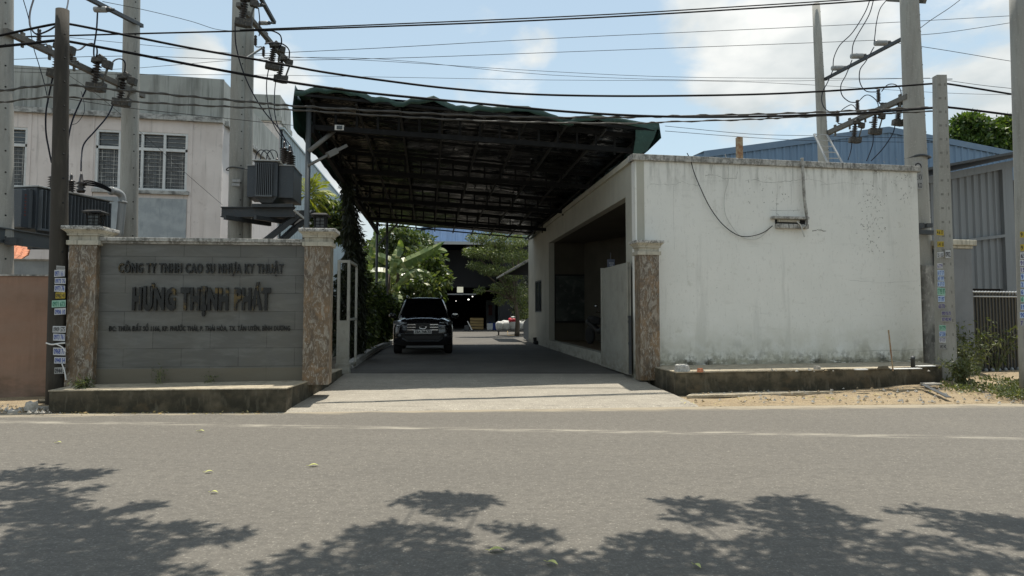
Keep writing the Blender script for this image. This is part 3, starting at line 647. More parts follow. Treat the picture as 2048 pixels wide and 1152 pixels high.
# drip hood with the vent opening
u0, zb = Fw.hit(1546, 457); u1, z1 = Fw.hit(1612, 435)
v = thing('wall_vent_box', 'weathered concrete hood over a recessed vent box on the white street wall', 'vent', Fw.pt((u0+u1)/2, 0, zb))
b = MB(); b.fbox(Fw, u0-.06, u1, -.13, 0, z1-.06, z1); b.fbox(Fw, u0+.05, u1, -.10, 0, zb, zb+.10); obj('hood', b, m_cop, v, bevel=.01)
b = MB(); b.fbox(Fw, u0+.05, u1-.02, -.004, 0, zb+.10, z1-.06); obj('recess_shade', b, m_dark, v)  # flat dark panel on the wall, standing in for the opening's shade
b = MB(); b.fbox(Fw, u0+.1, u1-.2, -.07, -.006, zb+.14, z1-.065); obj('cover_strip', b, m_cream, v)
def wallline(name, label, cat, pts, r, mat, n=-.02, k=5):
    q = []
    for i, (x, y) in enumerate(pts):
        u, z = Fw.hit(x, y, n); q.append(Fw.pt(u, n, z))
    b = MB(); b.tube(catmull(q, k), r, 6); return tag(obj(name, b, mat, smooth=True), label, cat)
wallline('conduit', 'grey plastic conduit dropping down the white wall to the vent hood', 'conduit', [(1604, 316), (1605, 330), (1609, 400), (1613, 430), (1612, 450), (1603, 455)], .032, m_cop, -.1, 3)
wallline('cable', 'dark cable sagging across the white wall to the vent hood', 'cable', [(1374, 306), (1381, 320), (1390, 350), (1412, 400), (1430, 430), (1450, 453), (1475, 470), (1497, 473), (1525, 466), (1545, 452)], .009, m_wire, -.05)
wallline('cable', 'thin white cable hanging in a loose loop down the white wall', 'cable', [(1450, 308), (1456, 330), (1457, 360), (1449, 390), (1450, 425), (1462, 450), (1480, 472), (1500, 479), (1522, 474), (1545, 450)], .006, m_wirew, -.045)
wallline('pipe', 'short white drain hose hanging below the vent hood', 'hose', [(1594, 443), (1602, 452), (1605, 463), (1609, 474)], .014, m_wirew, -.12)
# gate pillar at the house corner
u0, _ = Fw.hit(1280, 600, -.3); u1, _ = Fw.hit(1319, 600, -.3)
pillar(Fw, u0, u1, -.3, -.003, .20, 2.74, 3.04, 'brown veined stone gate pillar on the corner of the white gatehouse', .09)

# right kerb (raised plinth)
kp = [G(1281, 752, .20), G(1352, 795, 0), G(1640, 790, 0), G(1772, 786, 0), G(1884, 778, 0)]
kt = [P(1281, 737, kp[0].y), P(1352, 746, kp[1].y), P(1640, 739, kp[2].y+.15), P(1772, 737, kp[3].y+.2), P(1884, 733, kp[4].y+.2)]
kp[2].y += .15; kp[3].y += .2; kp[4].y += .2; kp[1].y = kt[1].y
b = MB(); zz = .45
tops = [V((p.x, p.y, zz+.01*i)) for i, p in enumerate(kt)]
poly = tops+[V((kt[4].x+.02, kt[4].y+1.5, zz)), V((kt[0].x+.25, kt[0].y+.55, zz))]
b.prism([V((p.x, p.y, -.1)) for p in poly], (0, 0, zz+.1)); o = obj('plinth', b, m_kerb, bevel=.015)
tag(o, 'raised mossy concrete plinth along the foot of the white street wall', 'plinth')
b = MB(); b.prism([V((p.x, p.y-.015, zz)) for p in poly], (0, 0, .02)); obj('plinth_top', b, m_kerbt, o, uv=False)
# broken slab lying at the kerb foot
b = MB(); pl = [G(1373, 797, .02), G(1450, 795, .02), G(1560, 792, .02), G(1668, 787, .03), G(1600, 784, .05), G(1480, 786, .05), G(1385, 788, .05)]
b.prism([V((p.x, p.y, .02)) for p in pl], (0, 0, .055)); tag(obj('concrete_slab', b, m_kerbt, bevel=.01), 'thin broken concrete strip lying along the foot of the right plinth', 'slab')

# ------------------------------------------------------------------ gates
def Y_px(px, c, s=-.107): return c/((px-CX)/FP-s)
# sliding panel in front of the gatehouse opening
u0, u1 = Sn.hit(1205, 600, -.10)[0], Sn.hit(1258, 600, -.10)[0]
t = thing('sliding_gate', 'weathered white sheet-metal sliding gate parked against the gatehouse side wall', 'gate', Sn.pt((u0+u1)/2, -.1, .26))
b = MB(); b.fbox(Sn, u0, u1, -.12, -.08, .30, 2.62); obj('gate_panel', b, m_door, t)
b = MB(); b.fbox(Sn, u0-.02, u0+.03, -.14, -.06, .28, 2.64); b.fbox(Sn, u1-.05, u1, -.14, -.06, .28, 2.64); b.fbox(Sn, u0+.03, u1-.05, -.14, -.06, .28, .34); obj('gate_frame', b, m_door, t)
b = MB()
for z in (.9, 1.35, 1.45): b.fbox(Sn, u1, u1+.10, -.13, -.09, z, z+.05)
b.fbox(Sn, u1+.06, u1+.10, -.135, -.085, .3, 1.5); obj('latch', b, m_steeld, t)
# small projecting sign
c0 = P(1223, 532, 16.8)
t = thing('hanging_sign', 'small slate-blue sign on a thin rod above the sliding gate', 'sign', c0-V((0, 0, .23)))
b = MB(); b.box(c0.x-.10, c0.x+.08, c0.y-.01, c0.y+.01, c0.z-.22, c0.z+.16); sg = obj('sign_board', b, m_sgrey, t, bevel=.003)
b = MB()
for z, w in ((.06, .12), (.01, .09), (-.08, .13), (-.13, .10)):
    for k in range(4): b.box(c0.x-w/2+k*w/4, c0.x-w/2+k*w/4+w/6, c0.y-.013, c0.y-.0105, c0.z+z, c0.z+z+.022)
obj('lettering', b, s_white, sg)
b = MB(); b.tube([c0+V((-.02, 0, .16)), c0+V((-.02, 0, .32))], .012, 6); obj('rod', b, m_steeld, t)
# left gate end
t = thing('metal_gate', 'white metal gate leaf folded back beside the left gate pillar', 'gate', G(686, 747, .25))
y0 = G(686, 747, .25).y; x0, x1 = P(674, 600, y0).x, P(699, 600, y0).x; zt2 = P(686, 520, y0).z; zm = P(686, 641, y0).z
b = MB()
b.box(x0, x0+.055, y0, y0+.07, zm, zt2-.06); b.box(x1-.055, x1, y0, y0+.07, zm, zt2-.06); b.box(x0, x1, y0, y0+.07, zt2-.06, zt2)
x2, y2 = P(715, 600, y0+1.5).x, y0+1.5
b.bar((x1-.03, y0+.10, zt2-.03), (x2-.03, y2, zt2-.03), .05, .06); b.bar((x2-.03, y2, .3), (x2-.03, y2, zt2), .05, .05, (0, 1, 0))
b.bar((x1-.03, y0+.10, zm+.02), (x2-.03, y2, zm+.02), .04, .05); b.bar((x1-.03, y0+.10, .42), (x2-.03, y2, .38), .04, .05)
obj('gate_frame', b, m_door, t)
b = MB(); b.box(x0, x1, y0+.005, y0+.065, .46, zm); obj('gate_panel', b, m_door, t)
b = MB(); b.box(x0-.02, x1+.02, y0-.02, y0+.12, .23, .46); obj('gate_foot', b, m_door, t, bevel=.01)
# ------------------------------------------------------------------ canopy
FL, FR_, BL, BR = P(590, 176, 14.35), P(1318, 250, 15.75), P(747, 442, 29.3), P(1063, 471, 29.6)
def roof(u, v): return FL.lerp(FR_, u).lerp(BL.lerp(BR, u), v)
cz = thing('canopy', 'huge green tarpaulin canopy on steel trusses roofing the driveway', 'canopy', V((-4.5, 15.3, .25)))
def top_fn(u, v):
    p = roof(u, v); p.z += .02+.035*nz2(p.x, p.y, 1.6)+.02*nz2(p.x, p.y, 4)
    if v < .04: p.z += .13*nz2(p.x, 1, 1.3)+.11*nz2(p.x, 3, 3.2)+.04*nz2(p.x, 3, 8); p.y -= .05*nz2(p.x, 7, 4)
    return p
b = grid(top_fn, 80, 60); obj('tarpaulin', b, m_tarp, cz, smooth=True, uv=False)
NP = 12; m_raft = M('rafter_paint', (.022, .023, .023), .8)
def lin_fn(u, v):
    p = roof(u, v); ph = (v*NP) % 1
    sag = math.sin(ph*math.pi); p.z -= .03+.11*sag*(.4+1.1*nz2(p.x, p.y, .8))+.05*nz2(p.x*.45, p.y*2.0, 1.6)*sag+.035*nz2(p.x*.6, p.y*3, 1.4, 2); return p
b = grid(lin_fn, 110, 300); obj('lining', b, m_lin, cz, smooth=True, uv=False)
# hanging edges
b = MB(); n = 50
def flap(e, d0, d1, seed, out, inset=0):
    vs = []
    for i in range(n+1):
        t = i/n; p = e(t); h = d0+(d1-d0)*t; w = .05*nz2(t*14, seed, 1)
        vs += [p+V((0, 0, .07)), p+out*(.05+w)+V((0, 0, -h*.5)), p+out*(.02-w-inset)+V((0, 0, -h*(1+.10*nz2(t*20, seed, 1))))]
    b.add(vs, [(3*i+k, 3*i+k+1, 3*i+k+4, 3*i+k+3) for i in range(n) for k in (0, 1)])
flap(lambda t: roof(0, t), .85, .30, 1, V((-1, 0, 0)))
flap(lambda t: top_fn(t, 0)-V((0, 0, .06)), .05, .07, 2, V((0, -1, 0)))
flap(lambda t: roof(1, t), .60, .25, 3, V((1, 0, 0)), .28)
c0 = roof(1, 0); b.add([c0+V((0, 0, .05)), c0+V((-.12, -.05, -.3)), c0+V((-.28, 0, -.60)), roof(.93, 0), roof(.93, 0)+V((0, .03, -.35)), roof(.92, 0)+V((0, 0, -.8))], [(3, 4, 1, 0), (4, 5, 2, 1)])
obj('edge_flap', b, m_tarp, cz, smooth=True, uv=False)
D = V((0, 0, 1))
for v in (.028, .27, .50, .72):                      # trusses across
    b = MB(); dz = .50
    f = lambda u, h: roof(u, v)-D*h
    b.bar(f(.015, .17), f(.985, .17), .07, .09); b.bar(f(.03, .17+dz), f(.96, .12+dz*.8), .08, .11)
    for k in range(17):
        u = .04+.9*k/16; b.bar(f(u, .2), f(u, .15+dz), .045, .045, (0, 1, 0))
    obj('truss', b, m_truss, cz)
for k in range(NP+1):                                      # purlins
    v = k/NP; b = MB(); b.bar(roof(.01, v)-D*.13, roof(.985, v)-D*.13, .04, .05); obj('purlin', b, m_truss, cz)
for k in range(9):                                         # rafters running back
    u = .04+.92*k/8; b = MB(); b.bar(roof(u, .005)-D*.20, roof(u, .995)-D*.20, .045, .05); obj('rafter', b, m_raft, cz)
b = MB(); b.bar(roof(.035, .02)-D*.75, roof(.035, .98)-D*.55, .10, .16); obj('side_beam', b, m_truss, cz)
for (px, Y, z0) in ((613, 14.7, .0), (703, 23.4, .3), (754, 28.6, .3)):
    p = P(px, 480, Y); z1 = 1.6+5; b = MB()
    ztp = P(px, {613: 215, 703: 350, 754: 430}[px], Y).z
    b.tube([V((p.x, p.y, z0)), V((p.x, p.y, ztp))], .055, 10); obj('post', b, m_postg, cz, smooth=True)
    if px != 613: b = MB(); q = V((p.x, p.y, ztp)); b.bar(q-D*1.3, q+V((1.0, 0, -.15)), .06, .06, (0, 1, 0)); obj('brace', b, m_postg, cz)
p = P(774, 480, 28.8); b = MB(); b.tube([V((p.x, p.y, .3)), V((p.x, p.y, P(774, 440, 28.8).z))], .05, 8); obj('post', b, m_postg, cz, smooth=True)
m_armg = M('dull_grey_arm', (.16, .16, .15), .6)
# lamps on arms fixed to the first post
a, c = P(616, 331, 14.65), P(693, 291, 15.2)
t = thing('arm_lamp', 'slim grey lamp on a slanting arm, lower of the two at the first canopy post', 'lamp', a)
b = MB(); b.tube([a, a.lerp(c, .72)], .032, 8); obj('arm', b, m_armg, t, smooth=True)
b = MB(); b.bar(a.lerp(c, .5), a.lerp(c, .74), .12, .13); b.bar(a.lerp(c, .74), c, .10, .07); obj('lamp_head', b, m_armg, t, bevel=.01)
a, c = P(617, 303, 14.65), P(668, 262, 15.1)
t = thing('flood_light', 'pale floodlight on a slanting pipe, upper of the two at the first canopy post', 'lamp', a)
b = MB(); b.tube([a, c], .05, 8); obj('arm', b, m_armg, t, smooth=True)
c = P(679, 257, 14.95); b = MB(); b.cbox(c, .20, .16, .12, .2); obj('lamp_head', b, m_wht, t, bevel=.01)
b = MB(); b.cbox(c+V((0, -.085, 0)), .16, .01, .08, .0); obj('lens', b, m_glass, t)

# ------------------------------------------------------------------ left factory
F = Frame(P(20, 600, 26.0), P(437, 600, 27.6)); hu = lambda x, y=600, n=0: F.hit(x, y, n)[0]; hz = lambda x, y: F.hit(x, y)[1]
zc0, zc1, zp = hz(437, 247), hz(437, 237), hz(437, 158)
t = thing('factory_building', 'two-storey pale pink concrete factory with grey parapet and barred windows, at the left', 'building', F.pt(0, 2, 0))
W1 = (hu(180), hu(367), hz(270, 380), hz(270, 262)); W0 = (hu(-150), hu(42), hz(0, 374), hz(0, 252))
b = MB(); holes(b, F, hu(-260), F.L, 0, zc0, [W1, W0], 0, .3)
SF = Frame(F.pt(F.L, 0, 0), V((-11.57+.107*27.6-.107*37.5, 37.5, 0)))
b.obox(F.pt(F.L-.3, .3, 0), F.u*.3, (SF.pt(SF.L, 0, 0)-SF.pt(.3, 0, 0)), V((0, 0, zc0)))
obj('wall', b, m_fpink, t, uv=False)
b = MB(); b.fbox(F, hu(-260), F.L+.02, -.18, .32, zc0, zc1); b.obox(F.pt(F.L-.28, .32, zc0), F.u*.45, SF.u*SF.L, V((0, 0, zc1-zc0))); obj('cornice', b, m_fcorn, t)
b = MB(); b.fbox(F, hu(-260), F.L, 0, .25, zc1, zp); b.obox(F.pt(F.L-.27, .25, zc1), F.u*.27, SF.u*(SF.L-.25), V((0, 0, zp-zc1-.01))); obj('parapet', b, m_fgrey, t)
b = MB(); b.fbox(F, hu(-260), F.L-.3, .3, 10, zc0-.25, zc0-.05); obj('roof', b, m_fgrey, t, uv=False)
b = MB(); b.fbox(F, hu(-260), F.L-.4, .9, 1.0, 0, zc0-.3); obj('inner_wall', b, m_dark, t, uv=False)
b = MB()
for x0_, x1_ in ((42, 50), (170, 177), (370, 377)): b.fbox(F, hu(x0_), hu(x0_)+.12, -.03, 0, 4.2, zc0)
obj('pilaster_strip', b, m_fpink, t)
for w_ in (W1, W0): b = MB(); b.fbox(F, w_[0]-.02 if w_ is W1 else w_[0], w_[1]+.02, -.03, 0, w_[2]-2.2, w_[2]-.30); obj('spandrel_panel', b, m_fpanel, t)
for w_ in (W1, W0):
    u0, u1, z0, z1 = w_; H = z1-z0; zm = z0+H*.68
    b = MB(); b.fbox(F, u0, u1, .16, .19, z0, z1); wn = obj('window', b, m_glass, t)
    b = MB(); k = 10; 
    for i in range(4):
        ua = u0+(u1-u0)*i/4
        for j in range(12):
            if R.random() < .9: b.fbox(F, ua+.08+j*((u1-u0)/4-.1)/12, ua+.08+(j+.6)*((u1-u0)/4-.1)/12, .15, .158, z0+.05, zm-.05 if i != 1 else zm-.3)
    obj('curtain', b, m_curt, wn)
    b = MB(); fw_ = .09
    b.fbox(F, u0, u1, .02, .14, z0, z0+fw_); b.fbox(F, u0, u1, .02, .14, z1-fw_, z1); b.fbox(F, u0+fw_, u1-fw_, .02, .14, zm, zm+.11)
    for i in range(5):
        uu = u0+(u1-u0-fw_)*i/4
        for za, zb_ in ((z0+fw_, zm), (zm+.11, z1-fw_)): b.fbox(F, uu, uu+fw_, .02, .14, za, zb_)
    obj('window_frame', b, m_frame, wn)
    b = MB()
    for i in range(9): z = z0+.2+i*(zm-z0-.2)/9; b.fbox(F, u0+.09, u1-.09, .125, .145, z, z+.018)
    for i in range(3): z = zm+.2+i*.17; b.fbox(F, u0+.09, u1-.09, .125, .145, z, z+.018)
    for i in range(8): uu = u0+(u1-u0)*(i+.5)/8; b.fbox(F, uu, uu+.02, .122, .14, z0+.09, zm)
    obj('window_grille', b, m_fcorn, wn)
    b = MB(); b.fbox(F, u0-.05, u1+.1, -.14, .1, z0-.14, z0-.003); obj('window_sill', b, m_fcorn, wn)
# taller block and metal hall further back
T = Frame(P(462, 600, 37.6), P(553, 600, 37.9)); zt3 = P(530, 190, 37.8).z
t = thing('roof_block', 'grey concrete stair block with banded top rising behind the pink factory', 'building', T.pt(1, 1, 0))
b = MB(); b.fbox(T, 0, T.L-.05, 0, 3, 0, zt3-1.2); obj('wall', b, m_fpink, t)
b = MB(); b.fbox(T, 0, T.L, -.1, 3.1, zt3-1.2, zt3); b.fbox(T, -.05, T.L+.08, -.18, 3.2, zt3-1.45, zt3-1.2); obj('parapet', b, m_fgrey, t)
def corrug(mb, F, u0, u1, z0f, z1f, pitch=.35, depth=.05, n0=0):
    k = max(2, int((u1-u0)/pitch))
    for i in range(k):
        a_ = u0+(u1-u0)*i/k; w = (u1-u0)/k
        us = [a_, a_+w*.14, a_+w*.28, a_+w*.42, a_+w]; ns = [0, -depth, -depth, 0, 0]
        for j in range(4):
            p = [F.pt(us[j], n0+ns[j], z0f(us[j])), F.pt(us[j+1], n0+ns[j+1], z0f(us[j+1])), F.pt(us[j+1], n0+ns[j+1], z1f(us[j+1])), F.pt(us[j], n0+ns[j], z1f(us[j]))]
            mb.quad(*p)
H = Frame(V((-8.62-.107*38+.0, 38.2, 0)), V((-8.62-.107*70, 70, 0)))       # runs back; faces right
t = thing('metal_hall', 'pale blue metal-clad hall running back behind the pink factory', 'building', H.pt(10, 0, 0))
zh = 11.6; b = MB(); corrug(b, H, 0, H.L, lambda u: 0, lambda u: zh, .5, .06); b.fbox(H, 0, H.L, .1, 8, 0, zh-.02); obj('wall', b, m_lbl, t)
b = MB(); b.fbox(H, -.2, H.L+.2, -.12, 8, zh, zh+.10); obj('roof', b, m_lbl, t, uv=False)

# ------------------------------------------------------------------ far left bits
F2 = Frame(P(-120, 600, 12.5), P(96, 600, 12.75)); 
b = MB(); b.fbox(F2, -1.5, F2.L+.5, 0, .15, -.05, F2.hit(50, 552)[1]); t = obj('boundary_wall', b, m_pink, uv=False, bevel=.01)
tag(t, 'stained pinkish-brown boundary wall at the left edge behind the dark utility pole', 'wall')
b = MB(); b.fbox(F2, -1.5, F2.L+.5, -.02, .17, F2.hit(50, 552)[1], F2.hit(50, 549)[1]); obj('coping', b, m_cop, t)
F3 = Frame(P(-60, 600, 15.2), P(130, 600, 15.6)); b = MB(); b.fbox(F3, -1, F3.L, 0, .2, 0, F3.hit(60, 521)[1])
t = obj('rear_wall', b, m_fpanel, uv=False); tag(t, 'blue-grey wall with a sunlit top rising behind the pinkish boundary wall', 'wall')
b = MB(); b.fbox(F3, -1, F3.L, -.05, .25, F3.hit(60, 521)[1], F3.hit(60, 518)[1]); obj('coping', b, m_debris, t, uv=False)
t = thing('tiled_roof', 'small terracotta tiled roof corner above the blue-grey wall', 'roof', P(20, 512, 17))
b = MB()
for r in range(5):
    a_ = P(-60, 486+r*6, 17.6-r*.35); c_ = P(56-r*2, 500+r*4 if r else 497, 17.6-r*.35)
    for k in range(9): 
        p, q = a_.lerp(c_, k/9), a_.lerp(c_, (k+.92)/9); b.bar(p, q, .34, .03, (0, -.6, 1))
obj('tiles', b, m_terra, t, bevel=.006)
b = MB(); b.bar(P(-60, 478, 17.7), P(55, 507, 17.5), .14, .12); obj('ridge_tile', b, m_terra, t, bevel=.02)

# ------------------------------------------------------------------ blue warehouse behind the gatehouse
B = Frame(P(1412, 600, 38), P(2048, 600, 43)); bz = lambda x, y: B.hit(x, y)
t = thing('blue_warehouse', 'blue metal-clad warehouse with a shallow gable behind the white gatehouse', 'building', B.pt(8, 2, 0))
uA, zA = bz(1412, 302); uR, zR = bz(1775, 254); uE, zE = bz(2070, 312)
rz = lambda u: zA+(zR-zA)*(u-uA)/(uR-uA) if u < uR else zR+(zE-zR)*(u-uR)/(uE-uR)
b = MB(); corrug(b, B, uA, uE, lambda u: 3, lambda u: rz(u)-.35, .47, .07)
obj('wall', b, m_blue, t)
b = MB()
for (ua, ub) in ((uA-.2, uR), (uR, uE+.4)):
    p, q = B.pt(ua, -.12, rz(ua)), B.pt(ub, -.12, rz(ub)); b.quad(p-D*.36, q-D*.36, q, p); b.quad(p, q, q+B.n*22, p+B.n*22)
    b.quad(p-D*.36, p-D*.36+B.n*.12, q-D*.36+B.n*.12, q-D*.36)
obj('roof', b, m_bluet, t, uv=False)
b = MB(); b.quad(B.pt(uA, 0, 3), B.pt(uA, 0, zA), B.pt(uA-1.4, 6, zA-.5), B.pt(uA-1.4, 6, 3)); obj('side_wall', b, m_blue, t)
b = MB(); b.fbox(B, uA-.05, uE, .2, .4, 0, 3.0); b.fbox(B, uA-.05, uE, .2, .3, 3.0, zA-.6); obj('inner_wall', b, m_blue, t)
# roof furniture on the gatehouse
p = P(1479, 312, 17.5); b = MB(); b.cbox(V((p.x, p.y, (4.65+P(1479, 275, 17.5).z)/2)), .14, .14, P(1479, 275, 17.5).z-4.65)
tag(obj('steel_post', b, m_rust), 'short rusty cream steel stub standing on the gatehouse roof', 'post')
t = thing('ladder', 'pale metal ladder leaning at the concrete pole behind the gatehouse roof', 'ladder', P(1680, 330, 19.3))
for nm, (xa, ya, xb, yb) in (('rail', (1628, 268, 1660, 335)), ('rail', (1654, 270, 1690, 335))):
    b = MB(); b.bar(P(xa, ya, 19.9), P(xb, yb, 19.3), .05, .03); obj(nm, b, m_steel, t)
b = MB()
for k in range(6):
    s_ = k/5.5; b.bar(P(1628, 268, 19.9).lerp(P(1660, 335, 19.3), s_), P(1654, 270, 19.9).lerp(P(1690, 335, 19.3), s_), .025, .025)
obj('rungs', b, m_steel, t)

# ------------------------------------------------------------------ grey shed and gate at the right
Gf = Frame(P(1835, 600, 21.0), P(2022, 600, 22.0)); gz = Gf.hit
t = thing('grey_shed', 'grey corrugated metal shed with a sloping roof at the right edge', 'building', Gf.pt(2, 1, 0))
zl = gz(1850, 343)[1]; zr_ = gz(2022, 311)[1]; sl_ = (zr_-zl)/(gz(2022, 311)[0]-gz(1850, 343)[0])
rz2 = lambda u: zl+sl_*(u-gz(1850, 343)[0])
zs1 = gz(2015, 578)[1]
ue = gz(2004, 500)[0]
b = MB(); corrug(b, Gf, 0, ue, lambda u: zs1, lambda u: rz2(u)-.35, .27, .05); obj('wall', b, m_greyc, t)
b = MB(); b.fbox(Gf, 0, ue+4, .15, .2, 0, zs1); obj('gap_shade_sheet', b, m_dark, t)  # near-black sheet painting in the shade below the cladding
b = MB(); b.bar(Gf.pt(.2, -.1, 3.55), Gf.pt(ue, -.1, 3.95), .05, .09); b.fbox(Gf, ue, ue+.42, -.12, .12, zs1-.3, rz2(ue)-.2)
p, q = Gf.pt(-.2, -.08, rz2(-.2)-.28), Gf.pt(ue+.5, -.08, rz2(ue+.5)-.28); b.bar(p, q, .12, .22); obj('frame', b, m_greyc, t)
b = MB(); p, q = Gf.pt(-.4, -.9, rz2(-.4)), Gf.pt(ue+4, -.9, rz2(ue+4)); b.prism([p, q, q+Gf.n*9, p+Gf.n*9], (0, 0, .07)); obj('roof', b, m_steeld, t, uv=False)
b = MB(); b.fbox(Gf, 0, ue+5, 4, 4.1, 0, 6); b.fbox(Gf, ue+.42, ue+5, 1.8, 1.9, 0, 6.2); obj('inner_wall', b, m_dark, t, uv=False)
# boundary wall stub, grey pillar, ribbed gate
Q = Frame(P(1846, 600, 16.3), P(1900, 600, 16.8)); b = MB(); b.fbox(Q, 0, Q.L, 0, .2, 0, Q.hit(1860, 530)[1])
tag(obj('boundary_wall', b, m_dirtyw, uv=False, bevel=.02), 'black-stained stub of wall between the white gatehouse and the numbered concrete pole', 'wall')
Q = Frame(P(1853, 600, 17.6), P(1905, 600, 18.0)); b = MB(); b.fbox(Q, 0, Q.L, 0, .2, 0, Q.hit(1870, 487)[1])
tag(obj('rear_boundary_wall', b, m_dirtyw, uv=False, bevel=.02), 'taller grimy wall end behind the black-stained stub of wall', 'wall')
Q = Frame(P(1897, 600, 16.6), P(1948, 600, 16.75))
t = thing('grey_gate_pillar', 'plain grey rendered gate pillar with a cream cap behind the weeds', 'pillar', Q.pt(Q.L/2, .2, .1))
zc = Q.hit(1920, 480)[1]; zs_ = Q.hit(1920, 497)[1]
b = MB(); b.fbox(Q, -.1, Q.L-.02, 0, .45, 0, zs_); obj('shaft', b, m_gray, t, bevel=.008)
b = MB(); b.fbox(Q, -.12, Q.L, -.03, .5, zs_, zs_+.07); b.fbox(Q, -.2, Q.L+.06, -.09, .56, zs_+.07, zc); obj('cap', b, m_cream, t, bevel=.015)
Q = Frame(P(1944, 600, 16.9), P(2200, 600, 18.2)); z0, z1 = .12, Q.hit(2000, 585)[1]
t = thing('ribbed_gate', 'brown gate of close vertical steel pipes on rollers at the right edge', 'gate', Q.pt(1, 0, .1))
b = MB(); u = .03
while u < Q.L: b.tube([Q.pt(u, 0, z0+.08), Q.pt(u, 0, z1-.02)], .020, 6, False); u += .105
obj('bars', b, m_ribgate, t, smooth=True, uv=False)
b = MB(); b.fbox(Q, 0, Q.L, .05, .07, z0+.02, z1-.05); obj('backing_sheet', b, m_steeld, t)
b = MB(); b.tube([Q.pt(k*.05, 0, z1+.015*(k % 2)) for k in range(int(Q.L/.05))], .022, 6); b.fbox(Q, 0, Q.L, -.025, .03, z1-.12, z1-.09); obj('top_rail', b, m_steel, t, smooth=True)
b = MB(); u = .1
while u < Q.L: b.sphere(Q.pt(u, -.03, z0+.05), .055, .05, .06, 8, 5); u += .21
obj('rollers', b, m_galv, t, smooth=True)
# rear factory seen through the canopy
Z = Frame(P(790, 600, 47.5), P(1110, 600, 48.5)); zh_ = Z.hit
t = thing('rear_factory', 'blue metal factory with a wide dark doorway at the end of the yard', 'building', Z.pt(5, 1, .25))
uL, zL = zh_(818, 466); uP, zP = zh_(960, 428); uR2, zR2 = zh_(1105, 470); zlow = zh_(900, 484)[1]
rz3 = lambda u: zL+(zP-zL)*(u-uL)/(uP-uL) if u < uP else zP+(zR2-zP)*(u-uP)/(uR2-uP)
b = MB(); corrug(b, Z, uL, uR2, lambda u: zlow, lambda u: rz3(u)-.1, .5, .06); obj('wall', b, m_blue2, t)
b = MB()
for ua, ub in ((uL-.4, uP), (uP, uR2+.4)):
    p, q = Z.pt(ua, -.3, rz3(ua)), Z.pt(ub, -.3, rz3(ub)); b.prism([p, q, q+Z.n*26, p+Z.n*26], (0, 0, .12))
obj('roof', b, m_bluet, t, uv=False)
b = MB(); b.fbox(Z, uL, uR2, -.25, -.07, zlow-.18, zlow+.02); obj('gutter', b, m_lid, t)
b = MB(); b.fbox(Z, uL-.1, uL+.1, 0, 26, 0, zL-.1); b.fbox(Z, uR2-.1, uR2+.1, 0, 26, 0, zL-.1); b.fbox(Z, uL, uR2, 25, 25.2, 0, zP-.2)
b.fbox(Z, zh_(1000, 600)[0], uR2-.1, 0, .2, 0, zlow-.2); b.fbox(Z, uL+.1, zh_(855, 600)[0], 0, .2, 0, zlow-.2); b.fbox(Z, zh_(855, 600)[0], zh_(1000, 600)[0], 3, 3.1, 3.3, zlow-.3)
obj('inner_wall', b, m_dark, t, uv=False)
b = MB(); b.fbox(Z, *sorted((zh_(895, 600)[0], zh_(955, 600)[0])), 2.4, 2.5, zh_(920, 588)[1], zh_(920, 587)[1]+.05); obj('beam', b, m_steel, t)
b = MB(); b.fbox(Z, zh_(915, 600)[0], zh_(928, 600)[0], 2.7, 2.75, zh_(920, 583)[1], zh_(920, 571)[1]); obj('wall_notice', b, M('glowing_notice_paper', (.95, .93, .72), .8, emit=.25), t)  # the paper is given a faint glow of its own
m_lampon = M('lit_lamp', (1, .98, .9), .5, emit=2.5)
for (x, y, s_) in ((937, 599, .07), (945, 593, .05), (912, 602, .03)):
    p = P(x, y, 56); o_ = thing('hall_lamp', {937: 'brightest lit lamp inside the dark rear factory', 945: 'lit lamp just above and right of the brightest one in the rear factory', 912: 'faint small lit lamp at left inside the dark rear factory'}[x], 'lamp', p)
    b = MB(); b.sphere(p, s_, s_, s_*.7, 8, 6); obj('bulb', b, m_lampon, o_, smooth=True)
    b = MB(); b.tube([p+D*s_*.6, p+D*(s_+.1)], s_*.5, 6); b.tube([p+D*(s_+.1), p+D*1.2], .01, 4); obj('lamp_cap', b, m_steeld, o_)
